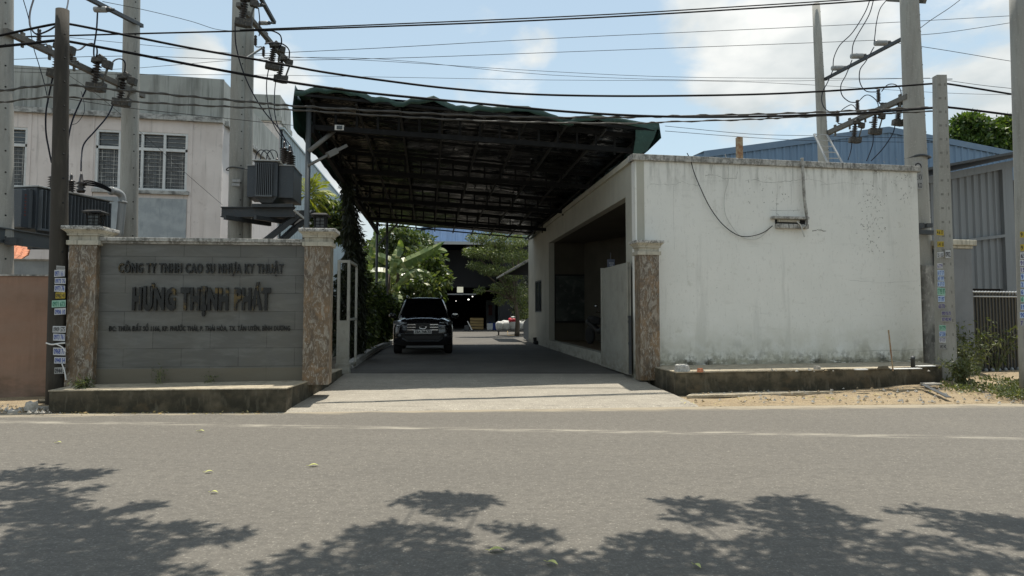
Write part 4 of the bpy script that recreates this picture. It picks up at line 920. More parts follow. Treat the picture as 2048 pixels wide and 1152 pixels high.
# ------------------------------------------------------------------ utility poles
m_dent = M('cast_recess', (.19, .185, .165), .9)
def pole(label, bot, top, Y, wb, wt, mat, square=False, holes_=True, z0=None, group=None, twin=None):
    a, c = P(bot[0], bot[1], Y), P(top[0], top[1], Y)
    if z0 is not None: k = (z0-a.z)/(c.z-a.z); a = a.lerp(c, k); rb = wb+(wt-wb)*k
    else: rb = wb
    rb, rt = rb*Y/FP/2, wt*Y/FP/2
    t = thing('utility_pole', label, 'pole', a, group)
    b = MB(); mats = [mat, m_hole]
    L = (c-a).length; n = 16
    def shaft(off):
        if square:
            lo = [a+off+V((x*rb, y*rb*.8, 0)) for x, y in ((-1, -1), (1, -1), (1, 1), (-1, 1))]; hi = [c+off+V((x*rt, y*rt*.8, 0)) for x, y in ((-1, -1), (1, -1), (1, 1), (-1, 1))]
            b.add(lo+hi, [(3, 2, 1, 0), (4, 5, 6, 7)]+[(i, (i+1) % 4, 4+(i+1) % 4, 4+i) for i in range(4)])
        else: b.tube([a.lerp(c, i/10)+off for i in range(11)], [rb+(rt-rb)*i/10 for i in range(11)], n)
    shaft(V((0, 0, 0)))
    if twin: shaft(V(twin))
    if holes_:
        b.k = 1; z = .5
        while z < L-.2:
            k = z/L; p = a.lerp(c, k); r_ = rb+(rt-rb)*k
            if square:
                for sx in ((-.5, .028, .022), (.55, .012, .03)):
                    q = p+V((sx[0]*r_, -r_*.8-.002, 0)); b.box(q.x-sx[1], q.x+sx[1], q.y-.001, q.y+.004, q.z-sx[2], q.z+sx[2])
                z += .30
            else:
                for an in (-.95, ) if rb > .12 else (-.4,):
                    d = V((math.sin(-an), -math.cos(an), 0)); q = p+d*(r_+.001); b.tube([q-d*.01, q+d*.002], .017, 8)
                z += .42
        obj('shaft', b, [mat, m_hole if not square else m_dent], t, smooth=not square, uv=False)
    return t, a, c, rb, rt
p_left, *_ = pole('tall pale concrete pole cut off by the left edge, carrying the transformer beam', (3, 700), (3, -260), 13.5, 42, 42, m_conc, z0=0)
lp, la, lc, lrb, lrt = pole('short dark round concrete pole plastered with phone-number stickers in front of the sign wall', (113, 788), (125, 20), 11.9, 38, 25, m_concd, z0=0)
pole('tall pale concrete pole rising behind the left transformer and its vent pipe', (257, 480), (266, -150), 17.2, 34, 30, m_conc, z0=0)
tp, ta, tc, trb, trt = pole('tall doubled concrete pole beside the grey transformer left of the canopy', (471, 480), (480, -60), 16.9, 30, 27, m_conc, z0=0, twin=(.14, .16, 0))
pole('slim concrete pole standing behind the gatehouse roof, left end of the right crossarms', (1647, 320), (1632, 8), 20.6, 21, 15, m_conc, z0=0)
rp, ra, rc, rrb, rrt = pole('tall concrete pole at the right corner of the gatehouse with a black lettered band', (1836, 420), (1816, -60), 17.0, 43, 34, m_conc, z0=0)
sp, sa, sc_, srb, srt = pole('short square concrete pole with many phone-number stickers standing in the weeds', (1893, 755), (1879, 152), 15.0, 30, 20, m_conc, square=True, z0=0)
bp_, ba, bc, brb, brt = pole('tall concrete pole cut off by the right edge with stickers on its side', (2062, 740), (2038, -40), 13.0, 40, 36, m_conc, z0=0)

# stickers: small printed paper labels with digits, glued round the pole
def sticker(t, mat, ink, body, px0, px1, py0, py1, Yf, tilt=0):
    tilt = R.uniform(-.014, .014); px0 += R.uniform(-1, 1); px1 += R.uniform(-1.2, .8)
    a, c = P(px0, py1, Yf), P(px1, py0, Yf); b = MB()
    F_ = Frame(a, V((c.x, c.y+.0001, 0))); b.quad(F_.pt(0, 0, a.z), F_.pt(F_.L, 0, a.z+tilt), F_.pt(F_.L, 0, c.z+tilt), F_.pt(0, 0, c.z))
    b.k = 1; h = c.z-a.z; F_.o = F_.o+V((0, -.0015, 0)); add_text(b, F_, body, F_.L*.06, F_.L*.94, a.z+h*.16, h*.68, 0, .0008, .02)
    o = obj('sticker', b, [mat, ink], t, uv=False); return o
Yl = 11.9-lrb*1.0-.006
for (y0, y1, m_, i_, s_, dx) in ((531, 539, s_grey, i_blk, '---', 4), (540, 554, s_white, i_blue, '0971 16 1', 0), (556, 568, s_white, i_blue, '0973 76', 0), (570, 583, s_white, i_blue, '0973 76', 0),
        (585, 597, s_yel, i_blk, '0962 41', 2), (601, 615, s_green, i_grn, '0971 673', -6), (617, 630, s_white, i_blue, '0906 10', 0), (652, 665, s_white, i_blk, '0909 575', -3),
        (667, 681, s_white, i_blue, '0973 761', -2), (695, 710, s_white, i_blue, '0968 77', -4), (714, 727, s_white, i_blue, '0948 54', -1), (735, 748, s_grey, i_blk, '0944 5', -1)):
    sticker(lp, m_, i_, s_, 109+dx, 131, y0, y1, Yl)
b = MB(); q = [P(x, y, Yl-.03) for x, y in ((92, 686), (104, 689), (118, 687), (130, 686))]; b.tube(catmull(q), .012, 5)
q = [P(x, y, Yl-.04) for x, y in ((112, 688), (124, 694), (131, 703))]; b.tube(catmull(q), .010, 5); q = [P(x, y, Yl-.04) for x, y in ((124, 728), (129, 742), (132, 760))]; b.tube(catmull(q), .010, 5)
tag(obj('tie_tape', b, m_wht, uv=False), 'torn white plastic tape tied round the dark pole among its stickers', 'tape')
Ys = 15.0-srb*.8-.012
dxs = lambda y: (y-450)*.024
for (y0, y1, m_, i_, s_, x0, x1) in ((459, 470, s_yel, i_blk, '4 6 17', 1874, 1887), (483, 494, s_yel, i_blk, '5 41 18', 1874, 1887), (505, 515, s_white, i_blk, '25 155', 1875, 1888), (501, 516, s_white, i_blk, '0902', 1891, 1902),
        (527, 537, s_white, i_pur, '6.779', 1875, 1886), (540, 551, s_blue, i_blue, '6 17 17', 1875, 1888), (552, 561, s_blue, i_blue, '67 197', 1875, 1888), (563, 573, s_blue, i_blue, '6 17 17', 1875, 1889), (575, 590, s_green, i_grn, '17 95 97', 1875, 1890),
        (592, 604, s_blue, i_blue, '77 197', 1876, 1890), (607, 618, s_grey, i_pur, '655 770', 1876, 1891), (622, 631, s_grey, i_pur, '0929 755 75', 1882, 1903), (634, 643, s_grey, i_pur, '937 402 947', 1882, 1903),
        (650, 661, s_green, i_grn, '59 779', 1878, 1892), (663, 673, s_blue, i_blue, '67 330', 1878, 1892), (675, 685, s_white, i_pur, '97 177', 1879, 1892), (688, 698, s_grey, i_blk, '542 142', 1880, 1893)):
    sticker(sp, m_, i_, s_, x0+0*dxs(y0), x1, y0, y1, Ys-.02)
Yb = 13.0-brb-.01
for (y0, y1, m_, i_, s_) in ((463, 475, s_yel, i_blk, '9 18'), (489, 502, s_yel, i_blk, '9 18'), (505, 518, s_white, i_blk, '659'), (520, 532, s_white, i_pur, '91 7'), (534, 545, s_white, i_pur, '15 2'), (547, 560, s_blue, i_blue, '9 15'),
        (563, 575, s_blue, i_blue, '2 19'), (578, 590, s_blue, i_blue, '6 19'), (593, 604, s_green, i_grn, '6 97'), (608, 620, s_blue, i_blue, '19 7'), (624, 636, s_blue, i_blue, '90 7'), (640, 652, s_grey, i_pur, '7 95')):
    sticker(bp_, m_, i_, s_, 2041, 2058, y0, y1, Yb)
Yr = 17.0-rrb-.015
sticker(rp, s_grey, i_blk, 'O', 1829, 1844, 322, 344, Yr); sticker(rp, s_grey, i_blk, '22 KV', 1829, 1846, 346, 362, Yr); sticker(rp, s_grey, i_blk, '> KO', 1829, 1846, 363, 378, Yr)
Yt = 16.9-trb-.01
sticker(tp, s_grey, s_white, 'KKKK KVT', 463, 480, 358, 364, Yt); sticker(tp, s_grey, s_white, 'NN THT TNNK', 463, 480, 366, 372, Yt)
def band(t, x0, x1, y, Y, r, up=0):
    a, c = P(x0, y, Y), P(x1, y, Y); o = (a+c)/2; R_ = (c-a).length/2*1.06; b = MB()
    b.tube([o+V((math.cos(k*math.pi/10)*R_, math.sin(k*math.pi/10)*R_, .015*math.sin(k))) for k in range(21)], r, 5, False); obj('band', b, m_steeld, t, uv=False)
band(rp, 1815, 1856, 316, 17, .03); band(tp, 456, 502, 340, 17.0, .015); band(p_left, -15, 24, 480, 13.5, .012)

# ------------------------------------------------------------------ crossarms (run away from the street)
def arm(label, a, c, w, h, mat, clips=0):
    b = MB(); b.bar(a, c, w, h); 
    for k in range(clips):
        q = a.lerp(c, (k+.6)/clips); b.cbox(q+D*(h*.5+.02), .05, .09, .12); b.cbox(q-D*(h*.5+.05), .04, .05, .12)
    return tag(obj('crossarm', b, mat, uv=False, bevel=.004), label, 'crossarm', None)
arm('heavy weathered crossarm sloping behind the dark pole, carrying the left fuse cutouts', P(10, 62, 13.3), P(287, 192, 17.5), .11, .12, m_arm, 6)
arm('dark angle-iron crossarm high above the left transformer, cut by the top edge', P(140, -22, 14.6), P(284, 52, 17.4), .09, .09, m_steeld)
arm('weathered crossarm slanting down from the doubled pole beside the canopy', P(476, 8, 15.4), P(576, 126, 18.0), .10, .10, m_arm, 3)
arm('dark short crossarm at the top edge right of the doubled pole', P(519, -8, 15.6), P(549, 46, 16.4), .08, .08, m_steeld)
arm('dark thin upper crossarm between the two poles behind the gatehouse', P(1649, 159, 20.6), P(1836, 61, 16.8), .08, .08, m_steeld)
arm('long pale lower crossarm between the two poles behind the gatehouse', P(1654, 267, 20.6), P(1816, 193, 16.9), .12, .13, m_arm, 5)
arm('crossarm stub at the very top edge beside the tall gatehouse pole', P(1775, -2, 18.0), P(1850, 2, 16.9), .10, .12, m_arm)
b = MB(); b.bar(P(490, 118, 16.2), P(524, 96, 16.9), .04, .04); tag(obj('arm_brace', b, m_galv, uv=False), 'thin pale strut bracing the crossarm of the doubled pole', 'brace')

# ------------------------------------------------------------------ fuse cutouts
def make_cutout():
    t = thing('fuse_cutout', 'x', 'fuse', V((0, 0, 0)))
    b = MB(); b.lathe((0, 0, 0), [(.035, -.20)]+sum([[(.032, -.17+i*.05), (.080, -.155+i*.05), (.032, -.13+i*.05)] for i in range(7)], [])+[(.035, .20)], 10); obj('insulator', b, m_porc, t, smooth=True, uv=False)
    b = MB(); b.obox((-.10, -.07, .19), (.22, 0, .05), (0, .14, 0), (0, 0, .10)); b.obox((.10, -.06, .14), (.16, 0, -.02), (0, .12, 0), (0, 0, .15)); b.bar((-.02, 0, .24), (.06, 0, .36), .10, .09); obj('head', b, m_cast, t, bevel=.012)
    b = MB(); b.tube([(.20, 0, .18), (.14, 0, -.20)], .020, 8); obj('fuse_tube', b, m_arm, t, smooth=True)
    b = MB(); b.obox((-.12, -.08, -.33), (.20, 0, 0), (0, .16, 0), (0, 0, .15)); b.obox((.07, -.07, -.34), (.14, 0, .03), (0, .14, 0), (0, 0, .17)); obj('base', b, m_cast, t, bevel=.015)
    b = MB(); b.bar((0, 0, 0), (-.02, .22, .06), .05, .04); obj('bracket', b, m_steeld, t)
    return t
def arr(px, py, Y): return P(px, py, Y)
cut = make_cutout(); first = True
cut.rotation_euler = (0, .14, 0)
for (x, y, Y, s, rz_, lb) in ((192, 148, 15.6, 1.0, 0, 'dark fuse cutout on the left crossarm midway between dark pole and pale pole'), (243, 180, 16.6, 1.0, 0, 'dark fuse cutout on the left crossarm touching the pale pole'),
        (116, 120, 14.2, .95, 0, 'dark fuse cutout half hidden behind the short dark pole'), (545, 112, 17.0, .75, .3, 'dark fuse cutout above its twin near the canopy corner'), (561, 138, 17.6, .75, .3, 'dark fuse cutout lowest at the tip of the crossarm near the canopy corner'),
        (487, 22, 15.5, .9, .2, 'dark fuse cutout at the top edge in front of the doubled pole'), (1709, 263, 18.8, .78, 0, 'dark fuse cutout lowest and leftmost under the pale right crossarm'),
        (1749, 245, 17.9, .78, 0, 'dark fuse cutout in the middle of three under the pale right crossarm'), (1797, 226, 17.3, .80, 0, 'dark fuse cutout nearest the tall gatehouse pole')):
    c_ = P(x, y, Y)
    if first: cut.location = c_; s *= 1.22; cut.rotation_euler = (0, .14, rz_); cut.scale = (s,)*3; cut['label'] = lb; cut['group'] = 'fuse cutouts on the crossarms'; first = False
    else: dup(cut, c_, lb, rz_, s*1.22*(1.15 if Y > 16.9 and x < 600 else 1), 'fuse cutouts on the crossarms').rotation_euler = (0, .14, rz_)
# surge arresters
def make_arrester():
    t = thing('surge_arrester', 'x', 'arrester', V((0, 0, 0)))
    b = MB(); b.lathe((0, 0, 0), [(.03, -.16)]+sum([[(.034, -.14+i*.04), (.062, -.13+i*.04), (.034, -.11+i*.04)] for i in range(6)], [])+[(.045, .13), (.05, .17), (.02, .20)], 10); obj('insulator', b, m_porc, t, smooth=True, uv=False)
    b = MB(); b.tube([(0, 0, -.14), (.02, 0, -.20), (.12, 0, -.21), (.20, 0, -.19), (.22, 0, -.28)], .018, 6); b.tube([(.18, 0, -.26), (.27, 0, -.26)], .012, 5); obj('bracket', b, m_steeld, t, smooth=True, uv=False)
    return t
ar = make_arrester(); first = True
for (x, y, Y, s, lb) in ((1757, 192, 17.9, .95, 'small ribbed surge arrester highest on the pale right crossarm'), (1715, 213, 18.8, .95, 'small ribbed surge arrester in the middle of the pale right crossarm'), (1675, 234, 19.8, .95, 'small ribbed surge arrester leftmost on the pale right crossarm'),
        (78, 73, 13.9, .8, 'small ribbed surge arrester left of the short dark pole'), (142, 108, 14.6, .8, 'small ribbed surge arrester just right of the short dark pole'), (511, 82, 16.2, .7, 'small ribbed surge arrester beside the doubled pole'), (527, 104, 16.6, .7, 'small ribbed surge arrester midway along the crossarm of the doubled pole')):
    c_ = P(x, y, Y)
    if first: ar.location = c_; ar.scale = (s,)*3; ar['label'] = lb; ar['group'] = 'surge arresters'; first = False
    else: dup(ar, c_, lb, 0, s, 'surge arresters')
# line insulators on the upper arms
def make_ins():
    t = thing('line_insulator', 'x', 'insulator', V((0, 0, 0)))
    b = MB(); b.lathe((0, 0, 0), [(.03, -.20), (.07, -.18), (.078, -.15), (.078, .12), (.06, .15), (.03, .17)], 12, (1, 0, 0)); obj('insulator', b, m_pgrey, t, smooth=True, uv=False)
    b = MB(); b.lathe((0, 0, 0), [(.07, .15), (.07, .22), (.04, .24), (.035, .33)], 8, (1, 0, 0)); obj('clamp', b, m_steeld, t, smooth=True, uv=False)
    return t
ins = make_ins(); first = True
for (x, y, Y, s, lb) in ((1763, 86, 18.2, 1, 'grey line insulator highest on the thin right crossarm'), (1715, 112, 19.0, 1, 'grey line insulator in the middle of the thin right crossarm'), (1676, 136, 20.0, 1, 'grey line insulator lowest on the thin right crossarm'),
        (203, 19, 15.7, .9, 'pale line insulator on the dark left crossarm near the top edge'), (528, 46, 16.2, .65, 'pale line insulator on the dark short crossarm right of the doubled pole'), (513, 10, 15.7, .65, 'pale line insulator at the top edge right of the doubled pole')):
    c_ = P(x, y, Y)
    if first: ins.location = c_; ins.scale = (s,)*3; ins['label'] = lb; ins['group'] = 'line insulators'; first = False
    else: dup(ins, c_, lb, 0, s, 'line insulators')

# ------------------------------------------------------------------ transformers
def transformer(label, F, u0, u1, n0, n1, z0, z1, fins_front, side_boxes, bush, lv):
    t = thing('transformer', label, 'transformer', F.pt((u0+u1)/2, (n0+n1)/2, z0), None)
    b = MB(); b.fbox(F, u0, u1, n0, n1, z0+.14*(z1-z0), z1-.03); obj('tank', b, m_trans, t, bevel=.008)
    b = MB(); H_ = z1-z0
    us = fins_front
    for i in range(us[2]+1):
        u = us[0]+(us[1]-us[0])*i/us[2]; b.fbox(F, u-.008, u+.008, n0-.09, n0, z0+.16*H_, z1-.08)
    b.fbox(F, us[0]-.02, us[1]+.02, n0-.095, n0-.003, z0+.12*H_, z0+.16*H_)
    for (ua, nb0, nb1, kk) in side_boxes:
        for i in range(kk):
            n = nb0+(nb1-nb0)*i/(kk-1); b.fbox(F, min(u0, ua)+.001 if ua < u0 else u1, u0 if ua < u0 else ua, n-.008, n+.008, z0+.16*H_, z1-.08)
    obj('cooling_fins', b, m_fin, t)
    b = MB(); b.fbox(F, u0-.05, u1+.05, n0-.07, n1+.05, z1-.03, z1); obj('lid', b, m_lid, t, bevel=.004)
    b = MB(); c_ = F.pt(0, 0, 0); lo = [F.pt(u, n, z0) for u, n in ((u0+.12, n0+.05), (u1-.12, n0+.05), (u1-.12, n1-.05), (u0+.12, n1-.05))]; hi = [F.pt(u, n, z0+.14*H_) for u, n in ((u0, n0), (u1, n0), (u1, n1), (u0, n1))]
    b.add(lo+hi, [(3, 2, 1, 0)]+[(i, (i+1) % 4, 4+(i+1) % 4, 4+i) for i in range(4)]); obj('base', b, m_trans, t)
    for (u, n, h) in bush:
        b = MB(); q = F.pt(u, n, z1); b.lathe(q, [(.06, 0)]+sum([[(.055, .03+i*h/8), (.105, .03+i*h/8+.01), (.055, .03+(i+.7)*h/8)] for i in range(7)], [])+[(.03, h*.95), (.035, h*1.15), (.012, h*1.3)], 12); obj('bushing', b, m_porc, t, smooth=True, uv=False)
    for (u, n) in lv:
        b = MB(); q = F.pt(u, n, z1); b.lathe(q, [(.04, 0), (.045, .05), (.02, .06), (.045, .08), (.02, .14)], 10); obj('low_voltage_terminal', b, m_porc, t, smooth=True, uv=False)
    return t
# mid one: faces the street
F = Frame(P(493, 400, 16.2), P(560, 400, 16.3)); f_ = lambda x, y, n=0: F.hit(x, y, n)
u0, zb = f_(508, 404); u1, zt_ = f_(556, 321)
tm = transformer('blue-grey finned transformer on steel beams beside the doubled pole left of the canopy', F, u0, u1, 0, 1.25, zb, zt_, (u0+.06, u1-.12, 8), [], [(u1+.12-.05, .35, .42), (u1+.12, .75, .42), (u1+.10, 1.15, .42)], [(u0+.25, .4), (u0+.42, .4)])
b = MB(); b.fbox(F, u0-.19, u0-.003, .1, .9, zb+.13, zt_-.12); b.fbox(F, u1+.003, u1+.34, .1, 1.3, zb+.13, zt_-.10); obj('radiator', b, m_trans, tm, bevel=.008)
b = MB(); b.fbox(F, u0-.20, u0-.003, .08, .92, zt_-.12, zt_-.10); b.fbox(F, u1+.003, u1+.35, .08, 1.32, zt_-.10, zt_-.08); obj('radiator_cap', b, m_lid, tm)
zpl = zb-.02
t = thing('transformer_platform', 'dark steel beam platform and diagonal struts carrying the transformer by the doubled pole', 'platform', P(480, 480, 16.4))
b = MB(); zA_ = P(480, 414, 16.5).z
xa, xb = P(443, 414, 16.5).x, P(590, 414, 16.5).x
for yy in (16.5, 17.35): b.box(xa, xb, yy, yy+.02, zA_-.24, zA_); b.box(xa, xb, yy-.05, yy+.07, zA_-.02, zA_+.002); b.box(xa, xb, yy-.05, yy+.07, zA_-.245, zA_-.225)
b.box(u0+F.o.x-.1, xb, 16.35, 16.45, zb-.10, zb-.02); b.box(u0+F.o.x-.1, xb, 17.5, 17.6, zb-.10, zb-.02)
for xx in (xa+.25, xa+.95): b.bar((xx, 16.1, zA_-.30), (xx+.6, 17.4, zA_-.30), .08, .10)
b.box(xa+.8, xb+.1, 16.9, 17.0, zA_-.22, zA_-.02)
obj('beams', b, m_steeld, t)
b = MB(); b.bar(P(520, 490, 16.2), P(602, 425, 16.8), .20, .12); b.bar(P(556, 488, 16.6), P(625, 424, 17.3), .20, .12); obj('struts', b, m_steeld, t)
b = MB(); b.bar(P(588, 420, 16.0), P(622, 448, 16.2), .06, .04); obj('flat_bar', b, m_lid, t)
# left one: long side runs back and right, seen behind the dark pole
F = Frame(P(72, 420, 14.6), P(219, 420, 16.6)); f_ = lambda x, y, n=0: F.hit(x, y, n)
zt_ = P(72, 371, 14.6).z; zb = P(72, 463, 14.6).z; L_ = F.L
tl = transformer('large dark finned transformer behind the short dark pole at the left', F, 0, L_, 0, .95, zb-.1, zt_, (.06, L_-.05, 20), [(-.09, .1, .85, 9)], [(F.hit(104, 400, .5)[0], .5, .42), (F.hit(141, 400, .5)[0], .5, .42)], [])
b = MB(); b.fbox(F, -.30, -.12, .05, .75, zb+.06, zt_-.12); obj('radiator', b, m_trans, tl, bevel=.008)
b = MB()
for k in range(7): b.fbox(F, -.235, -.195, .045, .049, zt_-.25-k*.07, zt_-.22-k*.07)
obj('red_marking', b, M('faded_red', (.16, .05, .045), .8), tl)
q = P(162, 372, 15.5); b = MB(); b.lathe(V((q.x, q.y, zt_)), [(.07, 0), (.10, .06), (.05, .09), (.10, .13), (.05, .17), (.12, .2), (.05, .25), (.03, .40), (.012, .44)], 12); obj('bushing', b, m_porc, tl, smooth=True, uv=False)
b = MB()
for k in range(3): 
    s_ = P(176+6*k, 368, 15.6); b.tube(catmull([P(160, 363+k*4, 15.5), P(180, 362+4*k, 15.6), P(203, 369+k*3, 15.9), P(222, 379+k*2, 16.2)]), .02, 6)
obj('bus_cable', b, m_wire, tl, smooth=True, uv=False)
b = MB(); b.tube(catmull([P(221, 381, 16.2), P(236, 385, 16.4), P(244, 394, 16.5), P(244, 412, 16.5), P(238, 480, 16.5)]), .085, 12)
b.tube([P(221, 381, 16.2), P(225, 382, 16.25)], .1, 12); b.tube([P(245, 402, 16.5), P(244.5, 406, 16.5)], .1, 12); tag(obj('cable_pipe', b, m_pgrey, smooth=True, uv=False), 'grey plastic pipe bending down beside the left transformer', 'pipe')
t = thing('platform_beam', 'grey steel channel running from the left-edge pole to the left transformer', 'beam', P(0, 480, 13.2))
a_, c_ = P(-30, 466, 12.95), P(150, 492, 15.2); b = MB(); b.bar(a_, c_, .02, .28); b.bar(a_+D*.14, c_+D*.14, .10, .02); b.bar(a_-D*.14, c_-D*.14, .10, .02); obj('channel', b, m_postg, t)
b = MB(); b.bar(P(60, 496, 14.6), P(200, 497, 16.8), .12, .06); obj('rail', b, m_steeld, t); b = MB(); b.cbox(P(28, 483, 13.4), .22, .2, .14); obj('bracket', b, m_steeld, t)
# meter boxes on the right pole
t = thing('pole_bracket', 'small dark steel bracket with terminals on the tall pole right of the gatehouse', 'bracket', P(1860, 470, 16.6))
b = MB(); b.bar(P(1838, 464, 16.6), P(1880, 466, 16.6), .10, .10); b.cbox(P(1842, 452, 16.6), .10, .12, .14); b.cbox(P(1857, 451, 16.6), .14, .12, .1); b.bar(P(1838, 459, 16.6), P(1864, 452, 16.6), .015, .015); obj('frame', b, m_steeld, t, bevel=.005)

# ------------------------------------------------------------------ wires
def W(name, label, cat, pts, Y0, Y1, r, mat=m_wire, k=6, group=None, twist=0):
    x0, x1 = pts[0][0], pts[-1][0]; q = []
    cum = [0]
    for i in range(1, len(pts)): cum.append(cum[-1]+math.hypot(pts[i][0]-pts[i-1][0], pts[i][1]-pts[i-1][1]))
    for (x, y), s in zip(pts, cum): t = s/cum[-1]; q.append(P(x, y, 1/((1-t)/Y0+t/Y1)))
    q = catmull(q, k); b = MB(); b.tube(q, r, 6)
    if twist:
        qq = []
        for i in range(len(q)-1):
            m_ = max(2, int((q[i+1]-q[i]).length/.12))
            for j in range(m_): qq.append(q[i].lerp(q[i+1], j/m_))
        b.tube([p+V((0, math.cos(i*1.2)*r*1.3, math.sin(i*1.2)*r*1.3)) for i, p in enumerate(qq)], r*.9, 5)
    return tag(obj(name, b, mat, smooth=True, uv=False), label, cat, group)
gp = 'overhead cables along the street'
xL, xR = -60, 2110
def ov(label, pts, Y0, Y1, r, mat=m_wire, twist=0):
    Y0 += .65; Y1 += .35
    return W('overhead_cable', label, 'cable', pts, Y0, Y1, r, mat, 6, gp, twist)
ov('thick black cable from the top of the short dark pole sagging just above the canopy', [(xL, 84), (0, 71), (60, 58), (112, 48), (138, 48), (250, 70), (380, 96), (512, 119), (640, 143), (760, 160), (900, 177), (1050, 188), (1220, 192), (1400, 191), (1560, 187), (1720, 178), (1870, 167), (1890, 167), (1960, 178), (2028, 189), (xR, 200)], 11.5, 15.9, .022)
ov('thick black cable running along the top edge of the canopy to the square pole', [(xL, 102), (0, 93), (60, 87), (112, 81), (138, 83), (250, 104), (380, 129), (512, 153), (590, 166), (720, 184), (860, 198), (1000, 211), (1130, 223), (1265, 231), (1400, 234), (1560, 232), (1720, 226), (1880, 215), (1900, 215), (1960, 222), (2030, 231), (xR, 242)], 11.5, 15.5, .025)
ov('straight heavy black cable crossing high above the canopy', [(xL, 77), (0, 75), (250, 68), (480, 62), (760, 53), (1000, 44), (1250, 32), (1500, 17), (1700, 4), (1800, -4)], 14.5, 15.5, .018)
ov('second straight black cable running tightly beside the heavy one high above the canopy', [(480, 60), (760, 49), (1000, 39), (1250, 27), (1480, 13), (1640, 3), (1800, -8)], 14.5, 15.5, .014)
ov('twisted grey cable passing in front of the canopy below its top edge', [(xL, 190), (0, 182), (112, 170), (240, 180), (380, 193), (512, 205), (590, 212), (760, 222), (1000, 233), (1200, 235), (1400, 231), (1600, 226), (1880, 214)], 11.3, 15.4, .016, m_wireg, 1)
ov('thin pale twisted cable lowest in front of the canopy', [(xL, 212), (0, 205), (108, 194), (240, 202), (380, 210), (512, 216), (590, 220), (760, 231), (1000, 243), (1250, 247), (1330, 244), (1500, 239), (1600, 234), (1880, 222)], 11.3, 15.2, .013, m_wireg, 1)
ov('slim dark cable descending from the short dark pole to the canopy corner', [(138, 198), (250, 215), (380, 229), (512, 243), (600, 252)], 11.9, 14.9, .006)
ov('slim dark cable leaving the square pole towards the right edge above the thick one', [(1890, 160), (1960, 170), (2024, 177), (xR, 186)], 15.0, 13, .006)
gt = 'thin distant wires in the sky'
def tw(label, pts, Y=22, r=.009): return W('sky_wire', label, 'wire', pts, Y, Y+3, r, m_wireg if False else m_wire, 4, gt)
tw('topmost thin wire rising from the doubled pole to the right edge', [(505, 108), (760, 96), (1100, 77), (1560, 56), (1800, 44), (2120, 26)])
tw('second thin wire from the top, ending at the crossarm of the tall right pole', [(xL, 122), (250, 112), (505, 120), (760, 117), (1100, 105), (1560, 88), (1760, 80)])
tw('thin wire rising from the tall right pole insulator to the right edge', [(1838, 70), (1900, 64), (2024, 45), (2110, 30)])
tw('thin wire falling from the tall right pole to the right edge', [(1790, 85), (1900, 102), (2020, 122), (2100, 132)])
tw('steep thin wire climbing from the insulator on the tall right pole out of the top', [(1838, 58), (1862, 40), (1900, 15), (1930, -8)], 17)
tw('pale thin wire just above the thick cable, highest of the close bundle', [(140, 75), (300, 91), (512, 110), (760, 122), (1100, 143), (1400, 155), (1870, 157), (1885, 160)], 21, .007)
tw('thin wire crossing the bundle from low left to right', [(xL, 132), (200, 140), (512, 118), (760, 118), (1100, 150), (1500, 162), (1860, 156)], 22, .007)
tw('thin wire grazing the grey parapet and passing behind the canopy', [(xL, 141), (200, 148), (512, 150), (760, 154), (1100, 160), (1500, 164), (1870, 185), (2030, 190)], 23, .007)
tw('slack thin wire from the left crossarm up to the doubled pole', [(205, 3), (290, 20), (380, 42), (430, 58), (466, 62)], 16, .007)
tw('thin wire behind the gatehouse poles reaching the square pole', [(1330, 262), (1500, 275), (1650, 282), (1880, 285)], 19, .007)
tw('lowest thin wire skimming the gatehouse roofline', [(1330, 252), (1500, 268), (1650, 272), (1900, 278)], 19.5, .007)
tw('thin dark wire running down the left factory wall behind the poles', [(137, 150), (220, 210), (370, 345), (445, 410)], 20, .006)
gl = 'looping jumper leads'
def jp(label, pts, Y0, Y1, r=.017, mat=m_wirebl): return W('jumper_lead', label, 'cable', pts, Y0, Y1, r, mat, 7, gl)
jp('lead dropping from the pale insulator to the middle left fuse cutout', [(195, 26), (193, 60), (188, 95), (188, 112), (191, 118)], 15.7, 15.6)
jp('lead looping round above the middle left fuse cutout', [(146, 100), (160, 99), (172, 90), (184, 87), (193, 95), (194, 108), (190, 118)], 14.6, 15.6)
jp('lead arching from the middle left cutout to the pale pole', [(210, 131), (220, 130), (230, 120), (242, 118), (250, 126), (249, 148)], 15.8, 16.6)
jp('long lead hanging from the middle left cutout down to the transformer', [(173, 177), (160, 205), (145, 240), (137, 275), (135, 300)], 15.6, 15.5)
jp('long lead hanging from the right-hand left cutout to the transformer bushing', [(230, 200), (215, 232), (190, 262), (168, 288), (163, 315), (162, 342)], 16.6, 15.5)
jp('thick lead curving down behind the dark pole into the left transformer', [(106, 152), (98, 190), (92, 225), (92, 265), (98, 300), (103, 325)], 14.2, 15.2, .017)
jp('thin lead descending from the top edge at far left with dark splices', [(45, -6), (58, 40), (66, 90), (78, 130), (88, 165), (97, 205)], 13.8, 14.2, .008)
jp('lead curving down from the top edge to the arrester left of the dark pole', [(68, -4), (60, 25), (60, 50), (68, 65), (78, 68), (95, 62), (112, 52)], 13.8, 13.0)
jp('short lead from the top of the short dark pole to the top edge', [(133, 20), (136, 5), (137, -8)], 11.9, 13, .012)
jp('thin loop hanging behind the dark pole at window height', [(162, 182), (168, 205), (168, 225), (155, 245), (140, 250)], 15, 15, .006)
jp('long lead sweeping from the doubled pole down to the grey transformer bushing', [(470, 45), (472, 90), (485, 140), (505, 185), (530, 225), (560, 260), (572, 285), (574, 292)], 15.7, 17.0, .014)
jp('thin lead from the upper canopy-side cutout to the transformer', [(538, 133), (533, 170), (537, 215), (550, 255), (572, 285)], 17, 17.2, .012)
